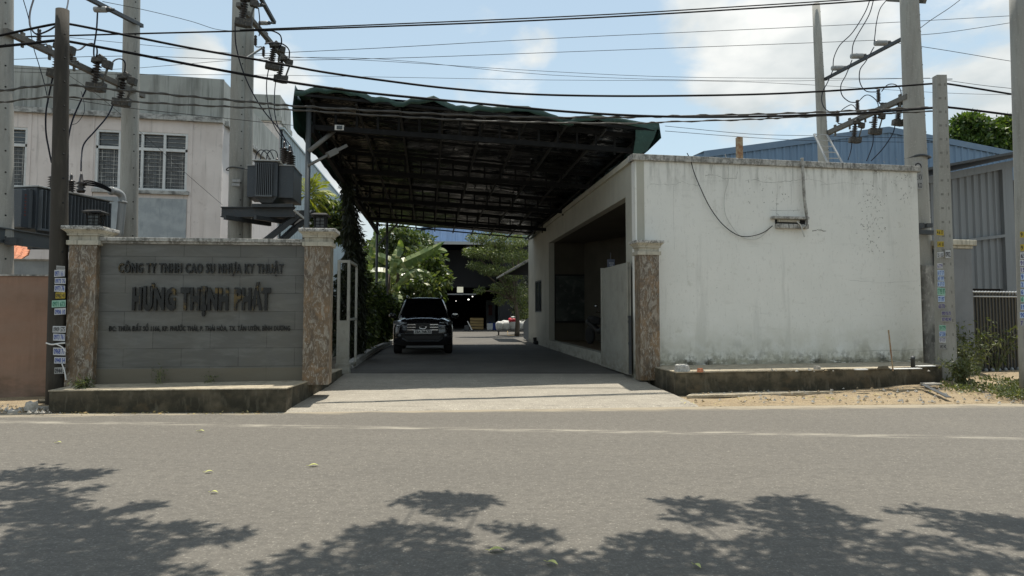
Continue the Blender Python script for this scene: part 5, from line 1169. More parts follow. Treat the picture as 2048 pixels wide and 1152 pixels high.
jp('thin lead from the lowest canopy-side cutout to the transformer', [(552, 155), (549, 190), (550, 230), (560, 262), (580, 290), (584, 300)], 17.6, 17.4, .012)
jp('lead looping from the short crossarm over to the upper canopy-side cutout', [(530, 62), (545, 62), (560, 70), (563, 85), (558, 98)], 16.2, 17)
jp('lead arching from the crossarm over the two canopy-side cutouts', [(530, 88), (545, 85), (565, 88), (578, 100), (578, 118)], 16.4, 17.6)
jp('short twisted lead dropping between the insulators of the doubled pole', [(517, 16), (519, 35), (520, 60), (518, 72)], 15.7, 16.1, .012)
for i, (x0_, x1_) in enumerate(((511, 540), (521, 548), (533, 556))):
    jp(('leftmost', 'middle', 'rightmost')[i]+' of three small looped leads on top of the grey transformer', [(x0_, 320), (x0_+2, 308), (x0_+10, 300), (x0_+20, 304), (x1_, 318)], 16.8, 17, .011)
jp('left of three leads falling from the top edge to the right insulators', [(1741, -4), (1730, 25), (1705, 65), (1680, 90), (1668, 115), (1666, 137)], 18.5, 20.0, .014)
jp('middle of three leads falling from the top edge to the right insulators', [(1748, -4), (1738, 30), (1715, 70), (1706, 90), (1704, 113)], 18.2, 19.0, .014)
jp('right of three leads falling from the top edge to the right insulators', [(1773, 0), (1760, 18), (1753, 45), (1750, 70), (1748, 86)], 18, 18.2, .012)
jp('left loop from the lowest right insulator down to the leftmost right arrester', [(1666, 140), (1655, 165), (1645, 185), (1644, 205), (1653, 220), (1672, 227)], 20, 19.8, .013)
jp('middle loop from its insulator down to the middle right arrester', [(1704, 120), (1692, 150), (1682, 170), (1684, 190), (1698, 203), (1713, 205)], 19, 18.8, .013)
jp('right loop from its insulator down to the highest right arrester', [(1748, 94), (1732, 122), (1720, 140), (1720, 165), (1732, 182), (1755, 184)], 18.2, 17.9, .013)
jp('arched lead from the leftmost right arrester to the left cutout', [(1678, 225), (1692, 214), (1705, 210), (1715, 225), (1716, 245)], 19.8, 18.8, .012)
jp('arched lead from the middle right arrester to the middle cutout', [(1717, 203), (1730, 191), (1742, 192), (1755, 205), (1757, 225)], 18.8, 17.9, .012)
jp('arched lead from the highest right arrester to the cutout by the tall pole', [(1763, 183), (1775, 170), (1790, 169), (1801, 180), (1803, 205)], 17.9, 17.3, .012)
jp('left of three leads falling from the right cutouts behind the parapet', [(1704, 281), (1702, 300), (1696, 320)], 18.8, 18.6, .012)
jp('middle of three leads falling from the right cutouts behind the parapet', [(1746, 264), (1746, 285), (1740, 305), (1733, 322)], 17.9, 17.8, .012)
jp('right of three leads falling from the right cutouts behind the parapet', [(1791, 246), (1785, 268), (1765, 298), (1742, 322)], 17.3, 17.6, .012)
# ------------------------------------------------------------------ parked car
CD = V((-.107, 1, 0)).normalized(); CR = V((CD.y, -CD.x, 0)); CO = P(846, 600, 21.6); CO.z = .25
car = thing('parked_car', 'black sport utility vehicle parked nose-out under the green canopy', 'car', CO+CD*2.2)
def cp_(x, y, z): return CO+CR*x+CD*y+V((0, 0, z))
ST = [  # y, halfwidth, bottom, shoulder z, top centre z
    (0.00, .70, .42, .86, .98), (.05, .80, .34, .90, 1.05), (.14, .88, .29, .94, 1.10), (.32, .925, .27, .98, 1.14), (.70, .94, .27, 1.02, 1.18), (1.15, .94, .27, 1.05, 1.22), (1.35, .94, .27, 1.07, 1.20),
    (2.4, .94, .27, 1.08, 1.16), (3.6, .94, .27, 1.08, 1.14), (4.5, .92, .30, 1.06, 1.12), (4.78, .84, .36, 1.00, 1.06), (4.85, .74, .44, .95, 1.0)]
b = MB(); prof = []
for (y, w, zb, zs_, zt_) in ST:
    half = [(0, zb), (w*.75, zb), (w*.96, zb+.06), (w, zb+.22), (w*1.0, zs_-.18), (w*.975, zs_-.04), (w*.90, zs_+.04), (w*.62, zt_-.015), (w*.56, zt_-.035), (w*.3, zt_-.008), (0, zt_)]
    ring = half+[(-x, z) for x, z in half[-2:0:-1]]; prof.append([cp_(x, y, z) for x, z in ring])
n = len(prof[0]); vs = [p for r in prof for p in r]
fs = [(i*n+j, i*n+(j+1) % n, (i+1)*n+(j+1) % n, (i+1)*n+j) for i in range(len(prof)-1) for j in range(n)]
fs += [tuple(range(n-1, -1, -1)), tuple(range((len(prof)-1)*n, len(prof)*n))]
b.add(vs, fs)
# cabin shell
GH = [(1.20, .80, 1.12, 1.13), (1.62, .72, 1.10, 1.50), (2.02, .645, 1.10, 1.77), (2.4, .63, 1.10, 1.80), (3.6, .63, 1.10, 1.81), (4.35, .62, 1.08, 1.76), (4.72, .70, 1.05, 1.30)]
prof = []
for (y, w, zb, zt_) in GH:
    wb_ = .86; half = [(wb_, zb), (w+.02, max(zb, zt_-.09)), (w*.90, zt_-.015), (w*.4, zt_+.01), (0, zt_+.015)]
    ring = half+[(-x, z) for x, z in half[-2::-1]]; prof.append([cp_(x, y, z) for x, z in ring])
n = 9; vs = [p for r in prof for p in r]; b.add(vs, [(i*n+j, i*n+j+1, (i+1)*n+j+1, (i+1)*n+j) for i in range(len(prof)-1) for j in range(n-1)])
obj('body', b, m_paint, car, smooth=True, uv=False)
b = MB(); e = .012
ws = [cp_(-.74, 1.24, 1.185), cp_(.74, 1.24, 1.185), cp_(.585, 1.98, 1.75), cp_(-.585, 1.98, 1.75)]
nrm = (ws[1]-ws[0]).cross(ws[3]-ws[0]).normalized()
if nrm.y > 0: nrm = -nrm
mid0, mid1 = (ws[0]+ws[1])/2+nrm*.05-CD*.04, (ws[3]+ws[2])/2+nrm*.04-CD*.02
b.add([p+nrm*.03 for p in ws]+[mid0, mid1], [(0, 4, 5, 3), (4, 1, 2, 5)]); obj('windscreen', b, m_cglass, car, smooth=True, uv=False)
for s in (-1, 1):
    b = MB()
    for (ya, yb) in ((1.55, 2.5), (2.56, 3.4), (3.46, 4.2)): b.quad(cp_(s*.873, ya+.05, 1.14), cp_(s*.873, yb, 1.14), cp_(s*.672, yb-.02, 1.70), cp_(s*(.672+(.05 if ya < 2 else 0)), ya+.45 if ya < 2 else ya+.02, 1.64 if ya < 2 else 1.70))
    obj('side_window', b, m_cglass, car, uv=False)
    b = MB(); b.tube([cp_(s*.56, 2.0, 1.80), cp_(s*.58, 2.2, 1.86), cp_(s*.58, 3.9, 1.87), cp_(s*.57, 4.2, 1.80)], .018, 6); obj('roof_rail', b, m_chrome, car, smooth=True, uv=False)
    # mirror
    b = MB(); b.sphere(cp_(s*1.03, 1.62, 1.20), .12, .07, .085, 10, 6, math.atan2(CR.y, CR.x)); b.bar(cp_(s*.86, 1.62, 1.14), cp_(s*.98, 1.62, 1.17), .05, .03); mo = obj('wing_mirror', b, m_paint, car, smooth=True, uv=False)
    b = MB(); b.bar(cp_(s*.95, 1.555, 1.25), cp_(s*1.11, 1.57, 1.245), .012, .03); obj('mirror_trim', b, m_chrome, mo)
    # headlight
    b = MB(); hl = [cp_(s*.50, .035, .86), cp_(s*.50, .055, 1.00), cp_(s*.74, .10, 1.03), cp_(s*.915, .36, 1.04), cp_(s*.925, .36, .93), cp_(s*.80, .065, .86)]
    b.prism(hl, -CD*.035); hd = obj('headlight', b, m_lamp, car, bevel=.006)
    b = MB(); b.tube([cp_(s*.52, -.005, .90), cp_(s*.76, .03, .90), cp_(s*.89, .22, .95)], .012, 6); b.tube([cp_(s*.52, .01, .985), cp_(s*.74, .055, 1.01)], .010, 6); obj('light_strip', b, m_chrome, hd, smooth=True, uv=False)
    # fog lamp pod
    b = MB(); b.prism([cp_(s*.50, .015, .50), cp_(s*.56, .02, .64), cp_(s*.80, .05, .66), cp_(s*.84, .09, .56)], -CD*.05); fg = obj('fog_lamp_pod', b, m_plast, car, bevel=.01)
    b = MB(); b.lathe(cp_(s*.70, -.035, .60), [(.045, 0), (.045, .02), (.03, .03)], 10, -CD); obj('fog_lamp', b, m_lamp, fg, smooth=True, uv=False)
    for yy, nm in ((.98, 'wheel'), (3.80, 'wheel')):
        b = MB(); c_ = cp_(s*.80, yy, .39); b.lathe(c_-CR*.13, [(.30, 0), (.37, .01), (.39, .05), (.39, .21), (.37, .25), (.30, .26)], 28, CR); w_ = obj(nm, b, m_tyre, car, smooth=True, uv=False)
        b = MB(); q = c_+CR*s*.12
        for k in range(6): a_ = k*math.pi/3; b.bar(q, q+V((0, 0, 1))*math.cos(a_)*.27+CD*math.sin(a_)*.27, .05, .03, CR)
        b.tube([q-CR*.05*s+V((0, 0, math.cos(k*math.pi/10)*.28))+CD*math.sin(k*math.pi/10)*.28 for k in range(21)], .02, 5, False); obj('rim', b, m_rim, w_, uv=False)
b = MB(); b.prism([cp_(-.50, .0, .70), cp_(-.46, .0, .98), cp_(.46, .0, .98), cp_(.50, .0, .70), cp_(.40, .0, .64), cp_(-.40, .0, .64)], -CD*.03); gr = obj('grille', b, m_plast, car, bevel=.008)
b = MB()
for z in (.93, .85, .77):
    for s in (-1, 1): b.bar(cp_(s*.22, -.04, z), cp_(s*.47, -.03, z), .012, .022)
q = cp_(0, -.035, .85); b.tube([q+CR*.10*math.cos(k*math.pi/10)+V((0, 0, .045*math.sin(k*math.pi/10))) for k in range(21)], .010, 5, False)
b.lathe(cp_(.10, -.04, .86), [(.02, 0), (.02, .01)], 6, -CD); obj('grille_bars', b, m_chrome, gr, uv=False)
b = MB(); b.prism([cp_(-.56, .01, .46), cp_(-.62, .01, .60), cp_(.62, .01, .60), cp_(.56, .01, .46)], -CD*.03); obj('lower_intake', b, m_plast, car, bevel=.01)
b = MB(); b.tube([cp_(-.88, .13, .66), cp_(-.66, -.035, .655), cp_(0, -.05, .65), cp_(.66, -.035, .655), cp_(.88, .13, .66)], .014, 6); b.tube([cp_(-.62, -.02, .52), cp_(-.48, -.04, .43), cp_(.48, -.04, .43), cp_(.62, -.02, .52)], .026, 6); obj('bumper_trim', b, m_steeld, car, smooth=True, uv=False)
b = MB(); b.prism([cp_(-.27, -.045, .655), cp_(-.27, -.045, .775), cp_(.27, -.045, .775), cp_(.27, -.045, .655)], -CD*.012); pl = obj('number_plate', b, m_wht, car, bevel=.004)
F = Frame(cp_(-.27, -.058, 0), cp_(.27, -.058, 0)); b = MB(); add_text(b, F, '72A 768.33', .03, .51, .68+.25, .07, 0, .002, .03); obj('plate_text', b, m_black, pl, uv=False)
b = MB(); b.tube([cp_(-.35, 1.20, 1.20), cp_(.05, 1.26, 1.235), cp_(.32, 1.33, 1.28)], .010, 5); b.tube([cp_(.12, 1.20, 1.20), cp_(.42, 1.26, 1.235), cp_(.62, 1.32, 1.27)], .010, 5); obj('wiper', b, m_plast, car, uv=False)

# ------------------------------------------------------------------ vegetation
def leaves(name, clumps, n, size, asp, mat, parent, droop=.3, seed=1, shell=.5, spread=1.0, out=.6, flat=False):
    rg = np.random.default_rng(seed); cl = np.array([tuple(c[0]) for c in clumps]); rr = np.array([c[1] for c in clumps], float)
    w = np.array([(c[2] if len(c) > 2 else r[0]*r[1]+r[0]*r[2]) for c, r in zip(clumps, rr)], float); w /= w.sum()
    k = rg.choice(len(clumps), n, p=w); d = rg.normal(size=(n, 3)); d /= np.linalg.norm(d, axis=1)[:, None]
    rad_ = shell+(1-shell)*rg.random(n)**.6; rad_ = np.where(rg.random(n) < .25, rg.random(n)**.5, rad_)*(1+.12*rg.normal(size=n))
    pos = cl[k]+d*rr[k]*rad_[:, None]
    ax = d*out+rg.normal(size=(n, 3))*spread*.6; ax[:, 2] = ax[:, 2]*.1 if flat else ax[:, 2]-droop*1.6; ax /= np.linalg.norm(ax, axis=1)[:, None]
    t = rg.normal(size=(n, 3)); t[:, 2] *= (.1 if flat else 1); t -= ax*np.sum(t*ax, 1)[:, None]; t /= np.linalg.norm(t, axis=1)[:, None]
    nr = np.cross(ax, t); s = size*(.6+.8*rg.random(n))[:, None]
    v = np.empty((n, 4, 3)); v[:, 0] = pos; v[:, 1] = pos+ax*s*.5+t*s*asp*.5; v[:, 2] = pos+ax*s-nr*s*.12; v[:, 3] = pos+ax*s*.5-t*s*asp*.5
    v = v.reshape(-1, 3); org = np.array(tuple(WL[parent.name])) if parent else np.zeros(3)
    me = bpy.data.meshes.new(name); me.vertices.add(4*n); me.vertices.foreach_set('co', (v-org).ravel().astype(np.float32))
    me.loops.add(4*n); me.loops.foreach_set('vertex_index', np.arange(4*n, dtype=np.int32)); me.polygons.add(n)
    me.polygons.foreach_set('loop_start', np.arange(0, 4*n, 4, dtype=np.int32)); me.polygons.foreach_set('loop_total', np.full(n, 4, dtype=np.int32))
    me.materials.append(mat); me.update(calc_edges=True)
    o = bpy.data.objects.new(name, me); C.objects.link(o); WL[o.name] = V(org); o.parent = parent; return o
def tree(name, label, cat, base, fork, clumps, n, size, asp, mat, r0=.15, group=None, part='crown', **k):
    t = thing(name, label, cat, base, group); base, fork = V(base), V(fork)
    b = MB(); b.tube(catmull([base, base.lerp(fork, .5)+V((R.uniform(-.1, .1), R.uniform(-.1, .1), 0)), fork], 4), [r0*(1-.045*i) for i in range(9)], 8)
    for c in clumps:
        c_ = V(c[0]); m_ = fork.lerp(c_, .5)+V((R.uniform(-.1, .1), R.uniform(-.1, .1), .1)); q = catmull([fork-D*.1, m_, c_], 3); b.tube(q, [r0*(.5-.065*i) for i in range(len(q))], 5)
    obj('trunk', b, m_bark, t, smooth=True, uv=False)
    leaves(part, clumps, n, size, asp, mat, t, **k); return t
def cl(x, y, Y, rx, rz, dy=0, w=None):       # crown lobe: centre where it stands, radii from its size at that distance
    s = Y/FP; c = P(x, y, Y+dy); return (c, (rx*s, rx*s, rz*s)) if w is None else (c, (rx*s, rx*s, rz*s), w)
m_dr = rad(0)
# bushy broad-leaved tree in the garden
tree('broadleaf_tree', 'bushy broad-leaved green tree behind the banana plants left of the yard', 'tree', P(800, 690, 36), P(806, 610, 36),
     [cl(790, 470, 36, 35, 22), cl(830, 485, 36, 38, 24, 1), cl(760, 500, 36, 26, 24), cl(850, 520, 36, 36, 28, -1), cl(800, 520, 36, 42, 30), cl(868, 545, 35, 28, 22), cl(840, 568, 34, 42, 28), cl(880, 560, 35, 22, 20), cl(790, 575, 34, 45, 30), cl(750, 560, 35, 30, 34), cl(850, 595, 35, 38, 20), cl(800, 610, 35, 40, 20)],
     12000, .26, .42, l_mango, .16, droop=.35, seed=3, out=.5)
tree('shrub', 'dark leafy shrub between the canopy posts left of the parked car', 'shrub', P(755, 700, 27), P(757, 660, 27),
     [cl(745, 600, 27, 22, 34), cl(772, 620, 27, 26, 32), cl(760, 655, 27, 24, 30), cl(738, 650, 26, 16, 36), cl(785, 640, 27.5, 16, 30)], 4200, .20, .4, l_mango, .06, droop=.3, seed=5)
tree('shrub', 'low green shrub at the foot of the drooping dark tree beside the white gate', 'shrub', P(728, 715, 22), P(728, 690, 22),
     [cl(728, 610, 22, 20, 30), cl(735, 660, 22, 18, 34), cl(722, 560, 22.5, 18, 30)], 2400, .17, .35, l_mango, .05, droop=.3, seed=6)
tree('shrub', 'dark hedge-like shrub seen in the gap between the stone pillar and the white gate', 'shrub', P(682, 720, 18.5), P(682, 690, 18.5),
     [cl(668, 600, 18.5, 14, 30), cl(690, 570, 18.5, 14, 34), cl(676, 650, 18.5, 16, 30), cl(700, 640, 18.5, 12, 34), cl(684, 690, 18.5, 18, 20), cl(655, 650, 19, 14, 40)], 2600, .16, .35, l_dark, .04, droop=.3, seed=7)
# narrow drooping evergreen
tree('drooping_evergreen', 'tall narrow dark evergreen with long drooping leaves behind the white gate', 'tree', P(712, 725, 19.5), P(712, 560, 19.5),
     [cl(691, 352, 19.5, 7, 20), cl(694, 385, 19.5, 9, 26), cl(700, 425, 19.5, 13, 30), cl(704, 470, 19.5, 17, 34), cl(708, 520, 19.5, 19, 36), cl(710, 570, 19.5, 20, 36), cl(710, 620, 19.5, 20, 36), cl(712, 675, 19.5, 18, 34)],
     7500, .21, .16, l_dark, .09, droop=.95, seed=8, out=.35)
# trees left of the canopy, behind the sign wall
tree('broadleaf_tree', 'light green leafy tree showing between the grey transformer and the canopy post', 'tree', P(655, 600, 25), P(655, 500, 25),
     [cl(640, 415, 25, 24, 22), cl(668, 425, 25, 26, 26), cl(655, 455, 25, 30, 22), cl(680, 460, 25.5, 22, 28), cl(628, 440, 25, 20, 20)], 3600, .19, .42, l_mango, .09, droop=.2, seed=9)
def frond(mb, base, d0, L, drop, nl, ll, lw, seed=0):
    rr = random.Random(seed); d0 = V(d0).normalized(); pts = []
    side = d0.cross(V((0, 0, 1))).normalized()
    for i in range(13): s = i/12; pts.append(V(base)+d0*L*s-V((0, 0, drop*s*s)))
    mb.tube(pts, [.018*(1-.07*i) for i in range(13)], 4)
    for i in range(nl):
        s = .12+.86*i/nl; k = min(11, int(s*12)); p = pts[k].lerp(pts[k+1], s*12-k); f = (pts[k+1]-pts[k]).normalized()
        for sd in (-1, 1):
            l_ = ll*math.sin(.35+2.5*s)*rr.uniform(.85, 1.1); dr = (f*.75+side*sd*.8+V((0, 0, .15-.5*rr.random()))).normalized(); q = p+dr*l_-V((0, 0, .18*l_)); w = f*lw
            mb.add([p-w/2, p+dr*l_*.5+w/2, q, p+dr*l_*.5-w/2], [(0, 1, 2, 3)])
t = thing('palm', 'small palm with stiff fan of yellow-green fronds behind the first canopy post', 'palm', P(612, 560, 24))
b = MB(); h_ = P(615, 392, 24); b.tube([P(612, 560, 24), P(610, 480, 24), h_], [.12, .10, .08], 8); obj('trunk', b, m_bark, t, smooth=True, uv=False)
b = MB()
for i, (dx, dz, L_, dr) in enumerate(((.9, .35, 1.0, .35), (.7, .7, 1.05, .3), (.4, .95, 1.0, .2), (.95, .05, .95, .4), (.8, -.25, .8, .4), (-.3, .95, .9, .2), (-.8, .5, .9, .3), (.2, .8, .9, .4), (.55, .5, 1.0, .5), (.5, -.5, .9, .3), (-.7, -.1, .9, .4))):
    frond(b, h_, (dx, R.uniform(-.4, .4), dz), L_*1.0, dr*.8, 22, .38, .06, i)
obj('fronds', b, l_palm, t, uv=False)
# banana plants
def blade(mb, pts, w, seed=0):
    rr = random.Random(seed); q = catmull([V(p) for p in pts], 6); n_ = len(q); L_ = sum((q[i+1]-q[i]).length for i in range(n_-1)); left, right = [], []
    for i, p in enumerate(q):
        s = i/(n_-1); d = (q[min(i+1, n_-1)]-q[max(i-1, 0)]).normalized(); sd = d.cross(V((0, -1, .45))).normalized(); up = sd.cross(d); ww = w*math.sin(math.pi*min(1, .08+s*.98))**.55
        left.append((p+sd*ww-up*ww*.35*rr.uniform(.4, 1.6))); right.append((p-sd*ww-up*ww*.35*rr.uniform(.4, 1.6)))
    for i in range(n_-1):                                    # torn into strips along the side veins
        for e_ in (left, right):
            g = .0 if rr.random() < .55 else rr.uniform(.05, .3); a_, c_ = e_[i], e_[i+1].lerp(e_[i], g)
            mb.add([q[i], a_, c_, q[i+1]], [(0, 1, 2, 3)])
t = thing('banana_plant', 'banana plant with broad torn arching leaves beside the canopy posts', 'plant', P(775, 690, 31), None)
b = MB(); b.tube([P(775, 690, 31), P(776, 620, 31), P(778, 545, 31)], [.12, .10, .06], 10); b.tube([P(770, 690, 31.3), P(795, 560, 31.3), P(800, 520, 31.3)], [.1, .07, .04], 8); obj('stem', b, m_bark, t, smooth=True, uv=False)
Yb_ = 31
for i, (pts_, w_) in enumerate(([((778, 548), (800, 528), (850, 505), (898, 478)), .22], [((795, 545), (830, 520), (870, 500), (900, 505)), .20], [((800, 540), (780, 522), (750, 512), (722, 520)), .20], [((790, 560), (770, 545), (740, 545), (705, 560)), .22],
        [((795, 570), (820, 548), (835, 550), (846, 562)), .16], [((800, 565), (790, 580), (800, 605), (812, 625)), .16], [((775, 560), (740, 570), (720, 590), (700, 640)), .14], [((785, 545), (790, 515), (800, 495), (800, 475)), .16], [((740, 540), (745, 500), (752, 470), (748, 440)), .14], [((800, 562), (825, 545), (850, 545), (868, 560)), .15])):
    b = MB(); blade(b, [P(x, y, Yb_+R.uniform(-.3, .3)) for x, y in pts_], w_*1.25, i); obj('leaf', b, l_ban, t, uv=False)
# feathery tree on the right of the yard
tree('feathery_tree', 'feathery pale green tree standing by the gatehouse at the back of the yard', 'tree', P(1034, 672, 37.5), P(1030, 600, 37.5),
     [cl(955, 475, 37.5, 22, 10), cl(985, 478, 37.5, 28, 14), cl(1020, 482, 37.5, 28, 16), cl(1045, 478, 37.5, 22, 14, 1), cl(945, 505, 37, 20, 9), cl(970, 505, 37, 26, 12), cl(1005, 512, 37.5, 30, 14), cl(1040, 515, 37.5, 26, 16, 1), cl(950, 530, 37, 16, 8), cl(985, 540, 37, 28, 10), cl(1020, 548, 37.5, 26, 16), cl(1005, 575, 37.5, 24, 14), cl(1035, 590, 37.8, 24, 24), cl(1045, 625, 38, 16, 18), cl(1000, 600, 37.5, 12, 10), cl(960, 580, 37, 10, 6)],
     15000, .13, .30, l_feath, .14, droop=.25, seed=11, out=.7)
tree('dark_tree', 'dark tree in shade beneath the feathery one beside the yard', 'tree', P(1052, 668, 41), P(1050, 610, 41), [cl(1050, 590, 41, 24, 22), cl(1068, 570, 42, 24, 30), cl(1040, 620, 41, 18, 20), cl(1062, 640, 41, 16, 18)], 3000, .2, .4, l_dark, .12, seed=12)
# dense tree beyond the grey shed
tree('dense_tree', 'dense green tree rising beyond the grey shed at the right', 'tree', P(1965, 560, 46), P(1965, 380, 46),
     [cl(1935, 245, 46, 26, 16), cl(1955, 260, 46, 34, 20), cl(1915, 270, 46, 20, 14), cl(1990, 272, 46, 34, 18), cl(1945, 290, 46, 40, 16), cl(2015, 250, 46, 24, 18), cl(2040, 280, 46, 34, 26), cl(1990, 295, 46, 40, 16), cl(1895, 295, 46, 12, 14), cl(2060, 245, 46, 26, 22)],
     12000, .34, .45, l_back, .3, droop=.1, seed=13)
# garden filler behind the posts
tree('dark_tree', 'dark background tree behind the left garden, deep in shade', 'tree', P(760, 680, 38), P(760, 600, 38), [cl(750, 600, 38, 40, 40), cl(790, 620, 38, 40, 40), cl(830, 620, 38, 36, 36), cl(720, 580, 38, 36, 50), cl(735, 520, 38, 30, 40)], 5000, .3, .45, l_dark, .14, seed=14)

# trees on the near side of the road whose crowns overhang it and throw the foreground shade
SH = {0: [(50, 950, 70), (120, 955, 60), (170, 948, 45), (30, 985, 70), (110, 992, 55), (190, 975, 22), (40, 1030, 90), (130, 1045, 70), (100, 1015, 60), (180, 1030, 50), (240, 1050, 45), (200, 1065, 70), (290, 1012, 34), (265, 1018, 25), (330, 1060, 42), (372, 1054, 42), (290, 1080, 50), (400, 1072, 38), (445, 1076, 38), (470, 1068, 22), (370, 1090, 36), (60, 1090, 110), (160, 1100, 100), (250, 1110, 70), (320, 1105, 40), (40, 1150, 140), (180, 1150, 110), (280, 1140, 50), (390, 1146, 36)],
      1: [(845, 992, 36), (880, 1002, 60), (930, 1000, 55), (965, 1004, 34), (800, 1004, 20), (900, 1028, 42), (780, 1050, 30), (745, 1066, 44), (700, 1085, 40), (790, 1078, 60), (850, 1060, 36), (890, 1070, 40), (920, 1078, 24), (610, 1112, 46), (570, 1135, 46), (650, 1120, 36), (740, 1110, 50), (820, 1115, 90), (700, 1145, 80), (600, 1155, 60), (900, 1120, 70), (850, 1155, 110), (1020, 1062, 40), (1060, 1068, 45), (1095, 1072, 28), (985, 1052, 18), (990, 1115, 50), (1060, 1125, 70), (1120, 1118, 40), (1000, 1160, 90), (1150, 1150, 60)],
      2: [(1350, 1005, 34), (1390, 1008, 44), (1440, 1012, 40), (1350, 1032, 28), (1400, 1040, 40), (1470, 1030, 36), (1540, 1010, 40), (1590, 1004, 44), (1630, 1012, 34), (1530, 1036, 40), (1600, 1035, 60), (1660, 1030, 44), (1700, 1040, 34), (1735, 1046, 16), (1560, 1060, 60), (1640, 1062, 64), (1700, 1065, 40), (1260, 1086, 36), (1300, 1076, 36), (1345, 1078, 40), (1390, 1086, 40), (1290, 1110, 60), (1380, 1115, 80), (1230, 1120, 50), (1540, 1100, 90), (1640, 1105, 100), (1480, 1140, 60), (1300, 1155, 110), (1600, 1155, 110), (1200, 1150, 50)],
      3: [(1795, 1022, 16), (1845, 1020, 24), (1870, 1028, 34), (1930, 1036, 44), (1985, 1042, 40), (2035, 1048, 50), (1890, 1052, 34), (1840, 1078, 40), (1790, 1082, 30), (1960, 1070, 44), (2040, 1085, 60), (1900, 1090, 40), (1760, 1105, 50), (1840, 1120, 60), (1940, 1125, 60), (2030, 1135, 60), (1720, 1150, 80), (1880, 1160, 80), (2090, 1060, 60)]}
tr = [(-6.5, -2.2), (-.9, -2.6), (2.6, -2.4), (7.2, -2.0)]
names = ['leftmost', 'second', 'third', 'rightmost']
for k, L_ in SH.items():
    cls = []
    for i, (x, y, r) in enumerate(L_):
        g = G(x, min(y, 1200)); z = 7.0+(i*37 % 11)*.09; c_ = g+SD*(z/SD.z); rr_ = r*g.y/FP*1.0; cls.append((c_, (rr_, rr_, rr_*.5), rr_*rr_))
    bx, by = tr[k]
    for i in range(9): cls.append((V((bx+R.uniform(-1.8, 1.8), by+2.2+R.uniform(-2.0, 2.6), 7.2+R.uniform(0, 2.2))), (.9, .9, .6), .5))
    ar_ = sum(c[2] for c in cls)*math.pi
    t = thing('roadside_tree', 'roadside tree beside the camera whose crown overhangs the road, %s of four' % names[k], 'tree', V((bx, by, 0)), 'trees on the near roadside')
    b = MB(); fk = V((bx, by+.4, 4.6)); b.tube(catmull([V((bx, by, -.05)), V((bx+.05, by+.1, 2.4)), fk], 5), [.22-.01*i for i in range(11)], 10)
    for c in cls[::3]: c_ = V(c[0]); m_ = fk.lerp(c_, .5)+V((0, 0, .5)); q = catmull([fk-D*.15, m_, c_], 4); b.tube(q, [.035*(1-.1*i) for i in range(len(q))], 5)
    obj('trunk', b, m_bark, t, smooth=True, uv=False)
    leaves('crown', cls, int(ar_*900), .13, .5, l_back, t, droop=.05, seed=20+k, shell=.15, out=.5)

# ------------------------------------------------------------------ weeds and litter
def weed(label, c, h, rx, n, size, seed, mat=l_weed, stems=7, group='weeds'):
    c = V(c); t = thing('weed', label, 'plant', c, group); b = MB(); rr = random.Random(seed); cl_ = []
    for i in range(stems):
        a_ = rr.uniform(0, 6.28); k = rr.uniform(.3, 1)*rx; tip = c+V((math.cos(a_)*k, math.sin(a_)*k*.6, h*rr.uniform(.55, 1))); mid = c.lerp(tip, .5)+V((0, 0, h*.12))
        q = catmull([c+V((math.cos(a_)*.04, 0, 0)), mid, tip], 4); b.tube(q, [.008*(1-.08*j) for j in range(len(q))], 4)
        for p in q[2:]: cl_.append((p, (.07+size*.6, .07+size*.6, .05+size*.5), 1))
    obj('stems', b, M('weed_stem', (.16, .17, .07), .8), t, uv=False); leaves('leaves', cl_, n, size, .28, mat, t, droop=.15, seed=seed, shell=.1, out=.7); return t
weed('leafy weed growing out of the left plinth beside the dark pole', G(164, 779, zt), .17, .17, 220, .075, 31, stems=9)
weed('small weed at the road edge below the left plinth', G(205, 822, .0), .10, .12, 120, .05, 32)
weed('sparse thin weed against the tiled sign wall, left of two', S.pt(S.hit(324, 760)[0], -.12, zt), .30, .07, 70, .05, 33, stems=3)
weed('sparse thin weed against the tiled sign wall, right of two', S.pt(S.hit(424, 760)[0], -.12, zt), .18, .06, 50, .05, 34, stems=3)
weed('tall straggly weed in front of the grey gate pillar', G(1955, 748, .15), 1.25, .85, 430, .11, 35, stems=14)
weed('tall thin weed leaning right before the ribbed gate', G(1985, 742, .15)+V((.1, 0, 0)), 1.15, .9, 260, .12, 36, stems=11)
weed('dense low weed hugging the base of the square concrete pole', G(1922, 768, .12), .50, .45, 900, .08, 37, stems=22)
weed('bushy weed between the square pole and the grey gate pillar', G(1935, 752, .14), .85, .5, 520, .09, 38, stems=18)
b = MB(); 
t = thing('ground_cover', 'low tangle of green creepers spreading over the sand at the right edge', 'plants', G(2010, 775, .08))
t['kind'] = 'stuff'
cls = [(G(x, y, .1)+V((0, 0, .02)), (r, r, .07), r*r) for x, y, r in ((1895, 775, .25), (1930, 780, .3), (1900, 765, .25), (1950, 772, .3), (1985, 778, .3), (2020, 786, .4), (2050, 792, .5), (2010, 765, .35), (2060, 770, .5), (2035, 775, .4), (1970, 762, .25), (2090, 785, .6))]
leaves('creeper_leaves', cls, 3600, .07, .4, l_weed, t, droop=-.1, seed=40, shell=.1)['kind'] = 'stuff'
t = thing('leaf_litter', 'dry leaves and crumbs scattered along the road edge and verges', 'litter', G(300, 824))
t['kind'] = 'stuff'
cls = [(G(x, y)+V((0, 0, .008)), (.35, .12, .006), 1) for x, y in ((215, 825), (260, 825), (310, 826), (420, 826), (500, 826), (150, 827))]+[(G(x, y, .05)+V((0, 0, .02)), (.6, .25, .01), .8) for x, y in ((1500, 800), (1640, 797), (1780, 792), (1850, 785), (1940, 790), (1420, 806), (1700, 800))]
